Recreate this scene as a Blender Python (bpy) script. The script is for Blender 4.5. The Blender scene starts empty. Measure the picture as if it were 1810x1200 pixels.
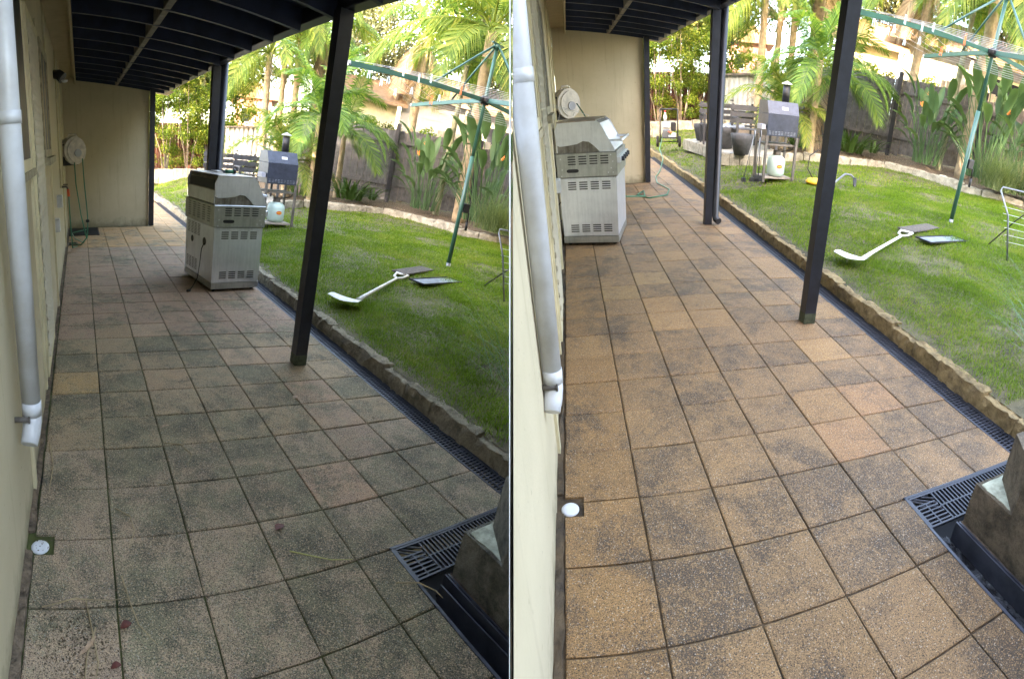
import bpy, bmesh, math, random
import numpy as np
from mathutils import Matrix, Vector
random.seed(7)
rng = np.random.default_rng(11)
D = bpy.data
scene = bpy.context.scene
R = math.radians

# ------------------------------------------------------------------ camera
cam_d = D.cameras.new('camera')
cam = D.objects.new('camera', cam_d)
scene.collection.objects.link(cam)
scene.camera = cam
CAM = Vector((0, 0, 1.47))
CX = Vector((0.9977, 0.02398, 0.06337)).normalized()       # right
CU = Vector((-0.06776, 0.35306, 0.93314)).normalized()     # up
CZ = CX.cross(CU)
cam.matrix_world = Matrix(((CX.x, CU.x, CZ.x, CAM.x), (CX.y, CU.y, CZ.y, CAM.y), (CX.z, CU.z, CZ.z, CAM.z), (0, 0, 0, 1)))
cam_d.type = 'PANO'                      # a wide panoramic lens takes in both yards at once
cam_d.panorama_type = 'CENTRAL_CYLINDRICAL'
cam_d.central_cylindrical_radius = 1.0
cam_d.central_cylindrical_range_u_min = -905 / 880
cam_d.central_cylindrical_range_u_max = 905 / 880
cam_d.central_cylindrical_range_v_min = -600 / 880
cam_d.central_cylindrical_range_v_max = 600 / 880
cam_d.clip_start = 0.02
cam_d.clip_end = 400

# ------------------------------------------------------------------ sky, sun, exposure
SUN_EL, SUN_VEC = R(23), Vector((-0.22 * math.cos(R(23)), -0.975 * math.cos(R(23)), math.sin(R(23))))
world = D.worlds.new('World')
scene.world = world
world.use_nodes = True
nt = world.node_tree
bg = nt.nodes['Background']
sky = nt.nodes.new('ShaderNodeTexSky')
sky.sky_type = 'NISHITA'
sky.sun_disc = False
sky.sun_elevation = SUN_EL
sky.sun_rotation = math.atan2(SUN_VEC.x, SUN_VEC.y)
sky.air_density = 1.3
sky.dust_density = 3.0
nt.links.new(sky.outputs[0], bg.inputs[0])
bg.inputs[1].default_value = 0.15
sun_d = D.lights.new('sun', 'SUN')
sun_d.energy = 2.0
sun_d.angle = R(0.5)
sun_d.color = (1.0, 0.90, 0.74)
sun = D.objects.new('sun', sun_d)
scene.collection.objects.link(sun)
sun.rotation_euler = SUN_VEC.to_track_quat('Z', 'Y').to_euler()
vs = scene.view_settings
vs.view_transform = 'Standard'
vs.look = 'None'
vs.gamma = 1
vs.use_curve_mapping = False
vs.exposure = 4.5
vs.use_white_balance = True
vs.white_balance_temperature = 7600
vs.white_balance_tint = 17
scene.cycles.max_bounces = 8
scene.cycles.transparent_max_bounces = 8
scene.cycles.use_denoising = True

# ------------------------------------------------------------------ the two yards' frames (yard: x across, y along the wall, z up)
YM = (Matrix(((0.65214, -0.73345, 0.19175, 0), (0.73354, 0.67435, 0.08465, 0), (-0.19139, 0.08546, 0.97779, 0), (0, 0, 0, 1))),
      Matrix(((0.97918, 0.06668, -0.19175, 0), (-0.08419, 0.99285, -0.08465, 0), (0.18474, 0.09903, 0.97779, 0), (0, 0, 0, 1))))
EYE = (Vector((0.23398, -1.23584, 1.46660)), Vector((0.12997, -1.21683, 1.48257)))   # eye point in each yard
YM = tuple(Matrix.Translation(CAM - (m.to_3x3() @ e)) @ m for m, e in zip(YM, EYE))
T = 0.305
PY = 0.311
NAME = ('mossy dark-paved yard', 'clean tan-paved yard')


def lawn(x, y):
    return .12 + .045 * (x - 2.4) + .015 * y


# ------------------------------------------------------------------ materials
def new_mat(name):
    m = D.materials.new(name)
    m.use_nodes = True
    t = m.node_tree
    return m, t, t.nodes['Principled BSDF']


def N(t, typ, **kw):
    n = t.nodes.new(typ)
    for k, v in kw.items():
        if k.startswith('i_'):
            n.inputs[k[2:].replace('_', ' ')].default_value = v
        else:
            setattr(n, k, v)
    return n


def ramp(t, src, stops, interp='LINEAR'):
    r = t.nodes.new('ShaderNodeValToRGB')
    r.color_ramp.interpolation = interp
    e = r.color_ramp.elements
    while len(e) < len(stops):
        e.new(0.5)
    for el, (p, c) in zip(e, stops):
        el.position = p
        el.color = (*c, 1) if len(c) == 3 else c
    t.links.new(src, r.inputs[0])
    return r.outputs[0]


def noise(t, scale, detail=4, rough=.6, vec=None, dist=0.):
    n = N(t, 'ShaderNodeTexNoise')
    n.inputs['Scale'].default_value = scale
    n.inputs['Detail'].default_value = detail
    n.inputs['Roughness'].default_value = rough
    n.inputs['Distortion'].default_value = dist
    if vec is None:
        g = t.nodes.get('GEO') or N(t, 'ShaderNodeNewGeometry', name='GEO')
        vec = g.outputs['Position']
    t.links.new(vec, n.inputs['Vector'])
    return n.outputs['Fac']


def mix(t, fac, a, b, mode='MIX'):
    m = N(t, 'ShaderNodeMix', data_type='RGBA', blend_type=mode)
    for s, v in ((0, fac), (6, a), (7, b)):
        if hasattr(v, 'links'):
            t.links.new(v, m.inputs[s])
        elif isinstance(v, (int, float)):
            m.inputs[s].default_value = v
        else:
            m.inputs[s].default_value = (*v, 1)
    return m.outputs[2]


def math_(t, op, a, b=0., c=None, clamp=False):
    m = N(t, 'ShaderNodeMath', operation=op, use_clamp=clamp)
    for s, v in ((0, a), (1, b), (2, c)):
        if v is None:
            continue
        if hasattr(v, 'links'):
            t.links.new(v, m.inputs[s])
        else:
            m.inputs[s].default_value = v
    return m.outputs[0]


def bump(t, b, h, strength=.4, dist=.005):
    n = N(t, 'ShaderNodeBump')
    n.inputs['Strength'].default_value = strength
    n.inputs['Distance'].default_value = dist
    t.links.new(h, n.inputs['Height'])
    t.links.new(n.outputs[0], b.inputs['Normal'])


def simple(name, col, rough=.6, metal=0., var=.25, scale=8., bstr=.2, bdist=.002, bscale=60., spec=None, dark=None):
    m, t, b = new_mat(name)
    n = noise(t, scale, 5)
    c1 = tuple(c * (1 - var) for c in col) if dark is None else dark
    c2 = tuple(min(1, c * (1 + var * .6)) for c in col)
    t.links.new(ramp(t, n, [(.32, c1), (.62, c2)]), b.inputs['Base Color'])
    b.inputs['Roughness'].default_value = rough
    b.inputs['Metallic'].default_value = metal
    if spec is not None:
        b.inputs['Specular IOR Level'].default_value = spec
    if bstr:
        bump(t, b, noise(t, bscale, 3), bstr, bdist)
    return m


def leaf_mat(name, cols, trans=.35, rough=.5, scale=1.5):
    """colour differs leaf by leaf; light passes through"""
    m, t, b = new_mat(name)
    g = N(t, 'ShaderNodeNewGeometry', name='GEO')
    f = math_(t, 'ADD', math_(t, 'MULTIPLY', g.outputs['Random Per Island'], .6), math_(t, 'MULTIPLY', noise(t, scale, 2), .45))
    col = ramp(t, f, [(.15 + .7 * i / max(1, len(cols) - 1), c) for i, c in enumerate(cols)])
    t.links.new(col, b.inputs['Base Color'])
    b.inputs['Roughness'].default_value = rough
    b.inputs['Specular IOR Level'].default_value = .25
    tr = N(t, 'ShaderNodeBsdfTranslucent')
    t.links.new(mix(t, 1.0, col, (1.5, 1.45, .75), 'MULTIPLY'), tr.inputs['Color'])
    ms = N(t, 'ShaderNodeMixShader')
    ms.inputs[0].default_value = trans
    t.links.new(b.outputs[0], ms.inputs[1])
    t.links.new(tr.outputs[0], ms.inputs[2])
    t.links.new(ms.outputs[0], t.nodes['Material Output'].inputs['Surface'])
    return m


def paver_mat(name, clean, clean2, dirt, dirt2, speck, amount, gloss):
    m, t, b = new_mat(name)
    info = N(t, 'ShaderNodeObjectInfo')
    tc = N(t, 'ShaderNodeTexCoord')
    big = noise(t, 2.3, 6, .68, dist=.6)
    mid = noise(t, 9, 7, .74, dist=.5)
    fine = noise(t, 120, 3, .7)
    grain = noise(t, 260, 3, .65)
    base = mix(t, ramp(t, mid, [(.3, (0, 0, 0)), (.7, (1, 1, 1))]), clean, clean2)
    base = mix(t, 1.0, base, info.outputs['Color'], 'MULTIPLY')
    # grime: amount per paver (object alpha) plus patches; edges of a paver hold more of it
    sep = N(t, 'ShaderNodeSeparateXYZ')
    t.links.new(tc.outputs['Object'], sep.inputs[0])
    ex = math_(t, 'ABSOLUTE', sep.outputs[0])
    ey = math_(t, 'ABSOLUTE', sep.outputs[1])
    edge = math_(t, 'MULTIPLY', math_(t, 'SUBTRACT', math_(t, 'MAXIMUM', ex, ey), .09), 2.4 * gloss[1], clamp=True)
    d = math_(t, 'ADD', info.outputs['Alpha'], math_(t, 'MULTIPLY', math_(t, 'SUBTRACT', big, .5), 3.4))
    d = math_(t, 'ADD', d, math_(t, 'MULTIPLY', math_(t, 'SUBTRACT', mid, .5), 1.9))
    d = math_(t, 'ADD', d, math_(t, 'MULTIPLY', math_(t, 'SUBTRACT', fine, .5), 2.2))
    d = math_(t, 'SUBTRACT', d, edge)
    dm = ramp(t, d, [(.18, (0, 0, 0)), (.80, (amount,) * 3)])
    dc = mix(t, ramp(t, noise(t, 5.3, 3), [(.4, (0, 0, 0)), (.62, (1, 1, 1))]), dirt, dirt2)
    col = mix(t, dm, base, dc)
    # a paler dusty bloom where the grime has dried
    bloom = ramp(t, math_(t, 'ADD', math_(t, 'MULTIPLY', noise(t, 6.5, 7, .75, dist=.8), .8), math_(t, 'MULTIPLY', fine, .3)), [(.56, (0, 0, 0)), (.74, (gloss[2],) * 3)])
    col = mix(t, bloom, col, tuple(min(1, c * gloss[3]) for c in dirt2))
    # aggregate: dark and pale grains
    col = mix(t, ramp(t, grain, [(.38, (.95,) * 3), (.52, (0, 0, 0))]), col, tuple(c * .30 for c in dirt))
    col = mix(t, ramp(t, noise(t, 200, 2, .6), [(.54, (0, 0, 0)), (.66, (.65,) * 3)]), col, tuple(min(1, c * 1.5) for c in clean))
    vo = N(t, 'ShaderNodeTexVoronoi', feature='F1')
    vo.inputs['Scale'].default_value = 210
    t.links.new(t.nodes['GEO'].outputs['Position'], vo.inputs['Vector'])
    sepc = N(t, 'ShaderNodeSeparateColor')
    t.links.new(vo.outputs['Color'], sepc.inputs[0])
    pick = math_(t, 'GREATER_THAN', sepc.outputs[0], .80)
    dot = math_(t, 'LESS_THAN', vo.outputs['Distance'], math_(t, 'MULTIPLY', sepc.outputs[1], .55))
    col = mix(t, math_(t, 'MULTIPLY', math_(t, 'MULTIPLY', pick, dot), .6), col, speck)
    t.links.new(col, b.inputs['Base Color'])
    b.inputs['Roughness'].default_value = gloss[0]
    h = math_(t, 'ADD', fine, math_(t, 'MULTIPLY', grain, .8))
    bump(t, b, h, .9, .006)
    return m


M = {}
M['paver0'] = paver_mat('weathered_mossy_paver', (.46, .33, .20), (.36, .265, .19), (.082, .080, .052), (.190, .178, .105), (.40, .38, .32), .93, (.85, .7, .55, 2.0))
M['paver1'] = paver_mat('washed_tan_paver', (.35, .205, .088), (.245, .14, .062), (.045, .037, .030), (.068, .05, .034), (.52, .45, .36), .80, (.62, -.2, .35, 3.0))
M['joint0'] = simple('mossy_joint_soil', (.050, .060, .014), .95, var=.7, scale=5, bstr=.8, bdist=.01, dark=(.014, .012, .008))
M['joint1'] = simple('damp_joint_sand', (.07, .045, .022), .8, var=.6, scale=9, bstr=.8, bdist=.01, dark=(.018, .012, .007))


def wall_mat():
    m, t, b = new_mat('cream_render_wall')
    c = ramp(t, noise(t, 1.3, 6, .65), [(.3, (.45, .385, .255)), (.7, (.55, .475, .33))])
    st = N(t, 'ShaderNodeMapping')
    st.inputs['Scale'].default_value = (14, 14, .9)
    g = N(t, 'ShaderNodeTexCoord')
    t.links.new(g.outputs['Object'], st.inputs[0])
    s = noise(t, 1.0, 5, .7, st.outputs[0])
    c = mix(t, ramp(t, s, [(.56, (0, 0, 0)), (.76, (.4,) * 3)]), c, (.28, .22, .14))
    sz = N(t, 'ShaderNodeSeparateXYZ')
    t.links.new(g.outputs['Object'], sz.inputs[0])
    low = math_(t, 'ADD', math_(t, 'MULTIPLY', sz.outputs[2], 2.2), math_(t, 'MULTIPLY', noise(t, 9, 6, .7), .9))
    c = mix(t, ramp(t, low, [(.42, (.75,) * 3), (.75, (0, 0, 0))]), c, (.20, .17, .10))
    sp = noise(t, 38, 2, .5)
    c = mix(t, ramp(t, sp, [(.70, (0, 0, 0)), (.76, (.5,) * 3)]), c, (.2, .16, .1))
    t.links.new(c, b.inputs['Base Color'])
    b.inputs['Roughness'].default_value = .75
    bump(t, b, noise(t, 70, 4), .35, .003)
    return m


M['wall'] = wall_mat()
M['trim'] = simple('cream_painted_trim', (.62, .55, .36), .5, var=.15, scale=6)
M['soffit'] = simple('cream_soffit', (.40, .33, .20), .7, var=.1)
M['sill'] = simple('weathered_sill', (.33, .29, .2), .7, var=.4, scale=20)
M['white'] = simple('white_painted_pipe', (.60, .625, .66), .35, var=.07, scale=5, bstr=.05, dark=(.46, .46, .45))
M['panel_white'] = simple('white_panel', (.86, .86, .86), .6, var=.02, bstr=0)
M['navy'] = simple('near_black_painted_timber', (.011, .012, .019), .42, var=.45, scale=12, bstr=.35, bscale=30)
M['navy_old'] = simple('navy_stained_rafters', (.012, .018, .045), .55, var=.4, scale=7, bstr=.3, bscale=25)
M['rafter_edge'] = simple('dusty_timber_batten', (.15, .135, .115), .7, var=.4, scale=10)
M['glass'] = simple('dark_window_glass', (.012, .014, .018), .45, var=.2, bstr=0, spec=.2)
M['lattice'] = simple('cream_lattice', (.66, .60, .46), .55, var=.08, bstr=0)
M['backing'] = simple('shadowed_screen_backing', (.16, .14, .10), .8, var=.2, bstr=0)  # dark tone paints in the shade behind the lattice
M['plastic_black'] = simple('black_plastic_grate', (.038, .042, .055), .40, var=.3, bstr=.1)
M['channel'] = simple('channel_black_wall', (.045, .05, .068), .35, var=.4, scale=14, bstr=.2)
M['void'] = simple('dark_wet_trough', (.006, .006, .007), .35, var=.4, bstr=0)  # near-black, darker than the grate and channel walls


def stone_mat(name, a, b_, moss, sc=9):
    m, t, b = new_mat(name)
    c = ramp(t, noise(t, sc, 8, .72, dist=.4), [(.28, a), (.52, b_), (.78, tuple(min(1, x * 1.35) for x in b_))])
    c = mix(t, ramp(t, noise(t, sc * .55, 5, .7), [(.48, (0, 0, 0)), (.66, (.75,) * 3)]), c, moss)
    c = mix(t, ramp(t, noise(t, sc * 18, 3, .6), [(.3, (.5,) * 3), (.45, (0, 0, 0))]), c, tuple(x * .3 for x in a))
    t.links.new(c, b.inputs['Base Color'])
    b.inputs['Roughness'].default_value = .9
    h = math_(t, 'ADD', noise(t, sc * 2.2, 9, .75), math_(t, 'MULTIPLY', noise(t, sc * 16, 3), .3))
    bump(t, b, h, 1.0, .05)
    return m


M['kerb0'] = stone_mat('grimy_sandstone', (.13, .11, .075), (.42, .355, .24), (.12, .11, .07), 13)
M['kerb1'] = stone_mat('washed_sandstone', (.17, .115, .05), (.48, .345, .165), (.15, .11, .055), 13)
M['step0'] = stone_mat('dark_step_stone', (.075, .07, .06), (.34, .315, .26), (.06, .058, .042), 12)
M['step1'] = stone_mat('brown_step_stone', (.06, .047, .032), (.27, .21, .145), (.055, .05, .03), 12)
M['steptop'] = simple('pale_lichen_stone', (.40, .41, .31), .9, var=.35, scale=25, bstr=.6, bdist=.006)
M['bedstone'] = stone_mat('pale_bed_sandstone', (.24, .215, .17), (.46, .42, .34), (.16, .145, .11), 6)
M['soil'] = simple('lawn_soil', (.10, .085, .045), .95, var=.5, scale=6, bstr=.8, bdist=.02)
M['mulch'] = simple('brown_leaf_mulch', (.125, .09, .06), .95, var=.6, scale=26, bstr=1, bdist=.03, bscale=30)
M['gravel'] = simple('grey_gravel', (.34, .32, .28), .95, var=.55, scale=60, bstr=1, bdist=.02, bscale=50)
M['ground'] = simple('far_garden_soil', (.10, .085, .055), .95, var=.4)


def grass_mat():
    m, t, b = new_mat('grass_blades')
    g = N(t, 'ShaderNodeNewGeometry', name='GEO')
    f = math_(t, 'ADD', math_(t, 'MULTIPLY', g.outputs['Random Per Island'], .4), math_(t, 'MULTIPLY', noise(t, 1.6, 4, .65), .8))
    c = ramp(t, f, [(.3, (.05, .10, .008)), (.52, (.10, .185, .014)), (.70, (.15, .25, .022)), (.90, (.27, .25, .075))])
    t.links.new(c, b.inputs['Base Color'])
    b.inputs['Roughness'].default_value = .6
    b.inputs['Specular IOR Level'].default_value = .12
    tr = N(t, 'ShaderNodeBsdfTranslucent')
    t.links.new(mix(t, 1.0, c, (1.6, 1.6, .8), 'MULTIPLY'), tr.inputs['Color'])
    ms = N(t, 'ShaderNodeMixShader')
    ms.inputs[0].default_value = .35
    t.links.new(b.outputs[0], ms.inputs[1])
    t.links.new(tr.outputs[0], ms.inputs[2])
    t.links.new(ms.outputs[0], t.nodes['Material Output'].inputs['Surface'])
    return m


M['grass'] = grass_mat()
M['fence'] = simple('grey_stained_paling', (.082, .079, .082), .8, var=.45, scale=9, bstr=.5, bscale=22)
M['fence_raw'] = simple('weathered_raw_paling', (.27, .23, .18), .85, var=.3, scale=9, bstr=.4)
M['backfence'] = simple('red_brown_fence', (.13, .045, .028), .8, var=.4, scale=5)
M['shed'] = simple('white_corrugated_steel', (.42, .45, .48), .45, var=.15, scale=3, dark=(.30, .30, .29))
M['brick'] = simple('pink_brick', (.42, .2, .16), .9, var=.3, scale=3)
M['house_white'] = simple('white_weatherboard', (.33, .32, .30), .7, var=.06)
M['house_roof'] = simple('tan_roof_tiles', (.26, .16, .09), .8, var=.2)
M['bench'] = simple('charcoal_bench_slats', (.045, .045, .05), .55, var=.3)
M['pot'] = simple('charcoal_pot', (.05, .052, .056), .75, var=.35, scale=14)
M['green_steel'] = simple('green_enamel_steel', (.028, .10, .075), .32, var=.2, scale=5, bstr=0)
M['wire'] = simple('pale_line_wire', (.50, .52, .54), .4, bstr=0)
M['peg_orange'] = simple('orange_peg', (.85, .18, .05), .5, bstr=0)
M['peg_pale'] = simple('pale_peg', (.55, .72, .80), .5, bstr=0)
M['cream_plastic'] = simple('cream_plastic', (.58, .52, .45), .5, var=.25, scale=14)
M['grey_plastic'] = simple('grey_lilac_plastic', (.38, .38, .42), .5, var=.1)
M['hose'] = simple('green_hose', (.03, .17, .10), .4, var=.1, bstr=0)
M['black'] = simple('matt_black', (.012, .012, .014), .5, var=.3, bstr=0)
M['rubber'] = simple('black_rubber', (.022, .02, .018), .9, var=.3)
M['mat_brown'] = simple('brown_slatted_mat', (.10, .085, .07), .8, var=.5, scale=30)
M['tray'] = simple('dusty_tray_bed', (.22, .25, .29), .35, var=.5, scale=14)
M['tubegrey'] = simple('grey_tube', (.16, .17, .18), .35, metal=.5, bstr=0)
M['shovel'] = simple('chipped_white_paint', (.66, .64, .56), .5, var=.25, scale=22)
M['navysmoke'] = simple('navy_enamel_cabinet', (.035, .042, .065), .35, var=.3, scale=14)
M['rust'] = simple('grey_brown_angle_iron', (.12, .105, .09), .65, var=.4)
M['bottle'] = simple('pale_green_gas_bottle', (.46, .60, .56), .4, var=.08, bstr=0)
M['bottle_mark'] = simple('orange_red_sticker', (.75, .13, .03), .5, var=.3, scale=60, bstr=0)
M['yellow'] = simple('yellow_plastic', (.75, .42, .03), .45, bstr=0)
M['red'] = simple('red_plastic', (.55, .03, .03), .4, bstr=0)
M['orange_tap'] = simple('orange_red_connector', (.75, .12, .04), .4, bstr=0)
M['twig'] = simple('dry_twig', (.32, .24, .13), .8, var=.4)
M['leaf_dry'] = simple('dry_leaf', (.36, .24, .15), .7, var=.4, scale=60)
M['leaf_red'] = simple('red_brown_leaf', (.10, .022, .014), .6, var=.4, scale=60)
M['leaf_green'] = simple('fallen_green_leaf', (.12, .32, .06), .5, var=.2)
M['bark'] = simple('grey_brown_bark', (.19, .15, .11), .9, var=.4, scale=9, bstr=.8, bdist=.02, bscale=18)
M['palmbark'] = simple('tan_palm_trunk', (.34, .26, .17), .85, var=.35, scale=9, bstr=.7, bdist=.02, bscale=18)
M['palmbark_green'] = simple('ringed_green_grey_trunk', (.22, .22, .14), .8, var=.45, scale=7)
M['flower'] = simple('orange_flower', (.85, .20, .02), .5, var=.2, bstr=0)


def steel_mat(name, c1, c2, metal, r0):
    m, t, b = new_mat(name)
    mp = N(t, 'ShaderNodeMapping')
    mp.inputs['Scale'].default_value = (22, 22, 1.2)
    tc = N(t, 'ShaderNodeTexCoord')
    t.links.new(tc.outputs['Object'], mp.inputs[0])
    br = noise(t, 2, 5, .65, mp.outputs[0])
    bl = noise(t, 5, 6, .7, tc.outputs['Object'])
    c = ramp(t, math_(t, 'ADD', math_(t, 'MULTIPLY', bl, .6), math_(t, 'MULTIPLY', br, .4)), [(.36, c1), (.56, c2)])
    t.links.new(c, b.inputs['Base Color'])
    b.inputs['Metallic'].default_value = metal
    t.links.new(math_(t, 'ADD', math_(t, 'MULTIPLY', br, .3), r0), b.inputs['Roughness'])
    return m


M['steel'] = steel_mat('brushed_stainless_steel', (.58, .60, .64), (.74, .76, .80), .7, .18)
M['steel_dull'] = steel_mat('dull_galvanised_panel', (.30, .315, .30), (.47, .48, .46), .85, .22)
M['steel_grimy'] = steel_mat('grimy_steel', (.14, .12, .10), (.34, .32, .29), .7, .35)
M['steel_top'] = simple('tarnished_lid_top', (.40, .345, .30), .4, metal=.7, var=.3, scale=9)

LM = dict(
    hedge=leaf_mat('hedge_leaves', [(.04, .09, .012), (.09, .16, .02), (.17, .24, .03), (.28, .31, .05)], .42),
    gum=leaf_mat('gum_leaves', [(.035, .05, .02), (.08, .095, .04), (.15, .155, .075)], .3),
    far=leaf_mat('far_foliage', [(.02, .04, .01), (.05, .08, .02), (.10, .13, .03), (.20, .20, .05)], .35),
    frond=leaf_mat('palm_leaflets', [(.04, .10, .022), (.09, .18, .035), (.19, .28, .05)], .38),
    frond_y=leaf_mat('yellow_green_leaflets', [(.06, .12, .02), (.14, .21, .035), (.30, .31, .07)], .42),
    dead=leaf_mat('dead_fronds', [(.15, .10, .06), (.30, .22, .14), (.42, .33, .23)], .25),
    strel=leaf_mat('bird_of_paradise_leaf', [(.03, .07, .035), (.06, .125, .055), (.10, .18, .075)], .22, .38),
    lily=leaf_mat('lily_leaf', [(.02, .055, .015), (.045, .10, .025), (.09, .17, .035)], .25, .35),
    lom=leaf_mat('lomandra_blade', [(.05, .085, .03), (.11, .16, .06), (.2, .24, .11)], .3),
    strand=leaf_mat('overhanging_blade', [(.07, .14, .075), (.12, .22, .12)], .3),
)


# ------------------------------------------------------------------ mesh helpers
class MB:
    """collects simple solids and becomes ONE mesh"""

    def __init__(s):
        s.v, s.f, s.sm = [], [], []

    def add(s, vs_, fs, smooth=False):
        n = len(s.v)
        s.v += [tuple(v) for v in vs_]
        s.f += [tuple(i + n for i in f) for f in fs]
        s.sm += [smooth] * len(fs)
        return s

    def box(s, x0, x1, y0, y1, z0, z1, c=0., m=None):
        if c <= 0:
            p = [(x, y, z) for z in (z0, z1) for x, y in ((x0, y0), (x1, y0), (x1, y1), (x0, y1))]
            f = [(3, 2, 1, 0), (4, 5, 6, 7), (0, 1, 5, 4), (1, 2, 6, 5), (2, 3, 7, 6), (3, 0, 4, 7)]
        else:
            p = []
            for z, i in ((z0, c), (z0 + c, 0), (z1 - c, 0), (z1, c)):
                p += [(x0 + i, y0 + i, z), (x1 - i, y0 + i, z), (x1 - i, y1 - i, z), (x0 + i, y1 - i, z)]
            f = [(3, 2, 1, 0), (12, 13, 14, 15)]
            for k in range(3):
                for j in range(4):
                    f.append((4 * k + j, 4 * k + (j + 1) % 4, 4 * k + 4 + (j + 1) % 4, 4 * k + 4 + j))
        if m is not None:
            p = [tuple(m @ Vector(q)) for q in p]
        return s.add(p, f)

    def prism(s, poly, a0, a1, axis='z'):
        n = len(poly)
        mk = {'z': lambda p, a: (p[0], p[1], a), 'y': lambda p, a: (p[0], a, p[1]), 'x': lambda p, a: (a, p[0], p[1])}[axis]
        v = [mk(p, a0) for p in poly] + [mk(p, a1) for p in poly]
        f = [tuple(range(n))[::-1], tuple(range(n, 2 * n))] + [(i, (i + 1) % n, n + (i + 1) % n, n + i) for i in range(n)]
        return s.add(v, f)

    def tube(s, pts, r, n=8, cap=True):
        pts = [Vector(p) for p in pts]
        rs = r if isinstance(r, (list, tuple)) else [r] * len(pts)
        v, f = [], []
        up = None
        for i, p in enumerate(pts):
            d = (pts[min(i + 1, len(pts) - 1)] - pts[max(i - 1, 0)]).normalized()
            if up is None:
                up = Vector((0, 0, 1)) if abs(d.z) < .9 else Vector((1, 0, 0))
            a = d.cross(up)
            if a.length < 1e-5:
                a = d.cross(Vector((0, 1, 0)))
            a.normalize()
            b = a.cross(d).normalized()
            up = b
            for j in range(n):
                t = 2 * math.pi * j / n
                v.append(p + (a * math.cos(t) + b * math.sin(t)) * rs[i])
        for i in range(len(pts) - 1):
            for j in range(n):
                f.append((i * n + j, i * n + (j + 1) % n, (i + 1) * n + (j + 1) % n, (i + 1) * n + j))
        s.add(v, f, n > 5)
        if cap:
            k = len(s.v) - len(v)
            s.f += [tuple(k + j for j in range(n))[::-1], tuple(k + (len(pts) - 1) * n + j for j in range(n))]
            s.sm += [False, False]
        return s

    def lathe(s, prof, n=20, c=(0, 0, 0)):
        v, f = [], []
        for r_, z in prof:
            for j in range(n):
                t = 2 * math.pi * j / n
                v.append((c[0] + r_ * math.cos(t), c[1] + r_ * math.sin(t), c[2] + z))
        for i in range(len(prof) - 1):
            for j in range(n):
                f.append((i * n + j, i * n + (j + 1) % n, (i + 1) * n + (j + 1) % n, (i + 1) * n + j))
        return s.add(v, f, True)

    def rock(s, x0, x1, y0, y1, z0, z1, amp=.01, nx=4, ny=8, nz=3, top_amp=None, seed=0, ztop=None):
        """rough-hewn block: a subdivided box whose faces are uneven"""
        r_ = random.Random(seed)
        idx, v = {}, []
        top_amp = amp if top_amp is None else top_amp

        def g(i, j, k):
            if (i, j, k) not in idx:
                x, y, z = x0 + (x1 - x0) * i / nx, y0 + (y1 - y0) * j / ny, z0 + (z1 - z0) * k / nz
                if k == nz and ztop:
                    z += ztop(x, y)
                e = (i in (0, nx)) + (j in (0, ny)) + (k in (0, nz))
                cut = .28 * amp * (e - 1)
                x += r_.uniform(-1, 1) * amp + (cut if i == 0 else -cut if i == nx else 0)
                y += r_.uniform(-1, 1) * amp * .5 + (cut * .6 if j == 0 else -cut * .6 if j == ny else 0)
                z += (r_.uniform(-1, 1) * top_amp - cut if k == nz else 0)
                idx[i, j, k] = len(v)
                v.append((x, y, z))
            return idx[i, j, k]
        f = []
        for i in range(nx):
            for j in range(ny):
                f.append((g(i, j, nz), g(i + 1, j, nz), g(i + 1, j + 1, nz), g(i, j + 1, nz)))
        for i in range(nx):
            for k in range(nz):
                f.append((g(i, 0, k), g(i + 1, 0, k), g(i + 1, 0, k + 1), g(i, 0, k + 1)))
                f.append((g(i + 1, ny, k), g(i, ny, k), g(i, ny, k + 1), g(i + 1, ny, k + 1)))
        for j in range(ny):
            for k in range(nz):
                f.append((g(0, j + 1, k), g(0, j, k), g(0, j, k + 1), g(0, j + 1, k + 1)))
                f.append((g(nx, j, k), g(nx, j + 1, k), g(nx, j + 1, k + 1), g(nx, j, k + 1)))
        return s.add(v, f)

    def mesh(s, name):
        me = D.meshes.new(name)
        me.from_pydata(s.v, [], s.f)
        me.polygons.foreach_set('use_smooth', s.sm)
        me.update()
        return me


def raw_mesh(name, V, F, smooth=False):
    V = np.ascontiguousarray(V, dtype=np.float32).reshape(-1, 3)
    F = np.ascontiguousarray(F, dtype=np.int32)
    me = D.meshes.new(name)
    me.vertices.add(len(V))
    me.vertices.foreach_set('co', V.ravel())
    me.loops.add(F.size)
    me.loops.foreach_set('vertex_index', F.ravel())
    me.polygons.add(len(F))
    me.polygons.foreach_set('loop_start', np.arange(0, F.size, F.shape[1], dtype=np.int32))
    if smooth:
        me.polygons.foreach_set('use_smooth', np.ones(len(F), bool))
    me.update(calc_edges=True)
    return me


COL = scene.collection
YARD = {}


def put(name, me, mat, parent=None, k=0, loc=(0, 0, 0), rz=0., rot=None, color=None, kind=None):
    """link a mesh (MB or Mesh): as a part under parent, or standing in yard k"""
    if isinstance(me, MB):
        me = me.mesh(name)
    o = D.objects.new(name, me)
    if mat is not None and not me.materials:
        me.materials.append(M.get(mat) or LM.get(mat) if isinstance(mat, str) else mat)
    COL.objects.link(o)
    loc_m = Matrix.Translation(loc) @ ((rot.to_4x4() if rot is not None else Matrix.Rotation(rz, 4, 'Z')))
    if parent is not None:
        o.parent = parent
        o.matrix_parent_inverse = Matrix.Identity(4)
        o.matrix_basis = loc_m
    else:
        o.matrix_world = YM[k] @ loc_m
        YARD[o.name] = k
    if color:
        o.color = color
    if kind:
        o['kind'] = kind
    return o


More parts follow.
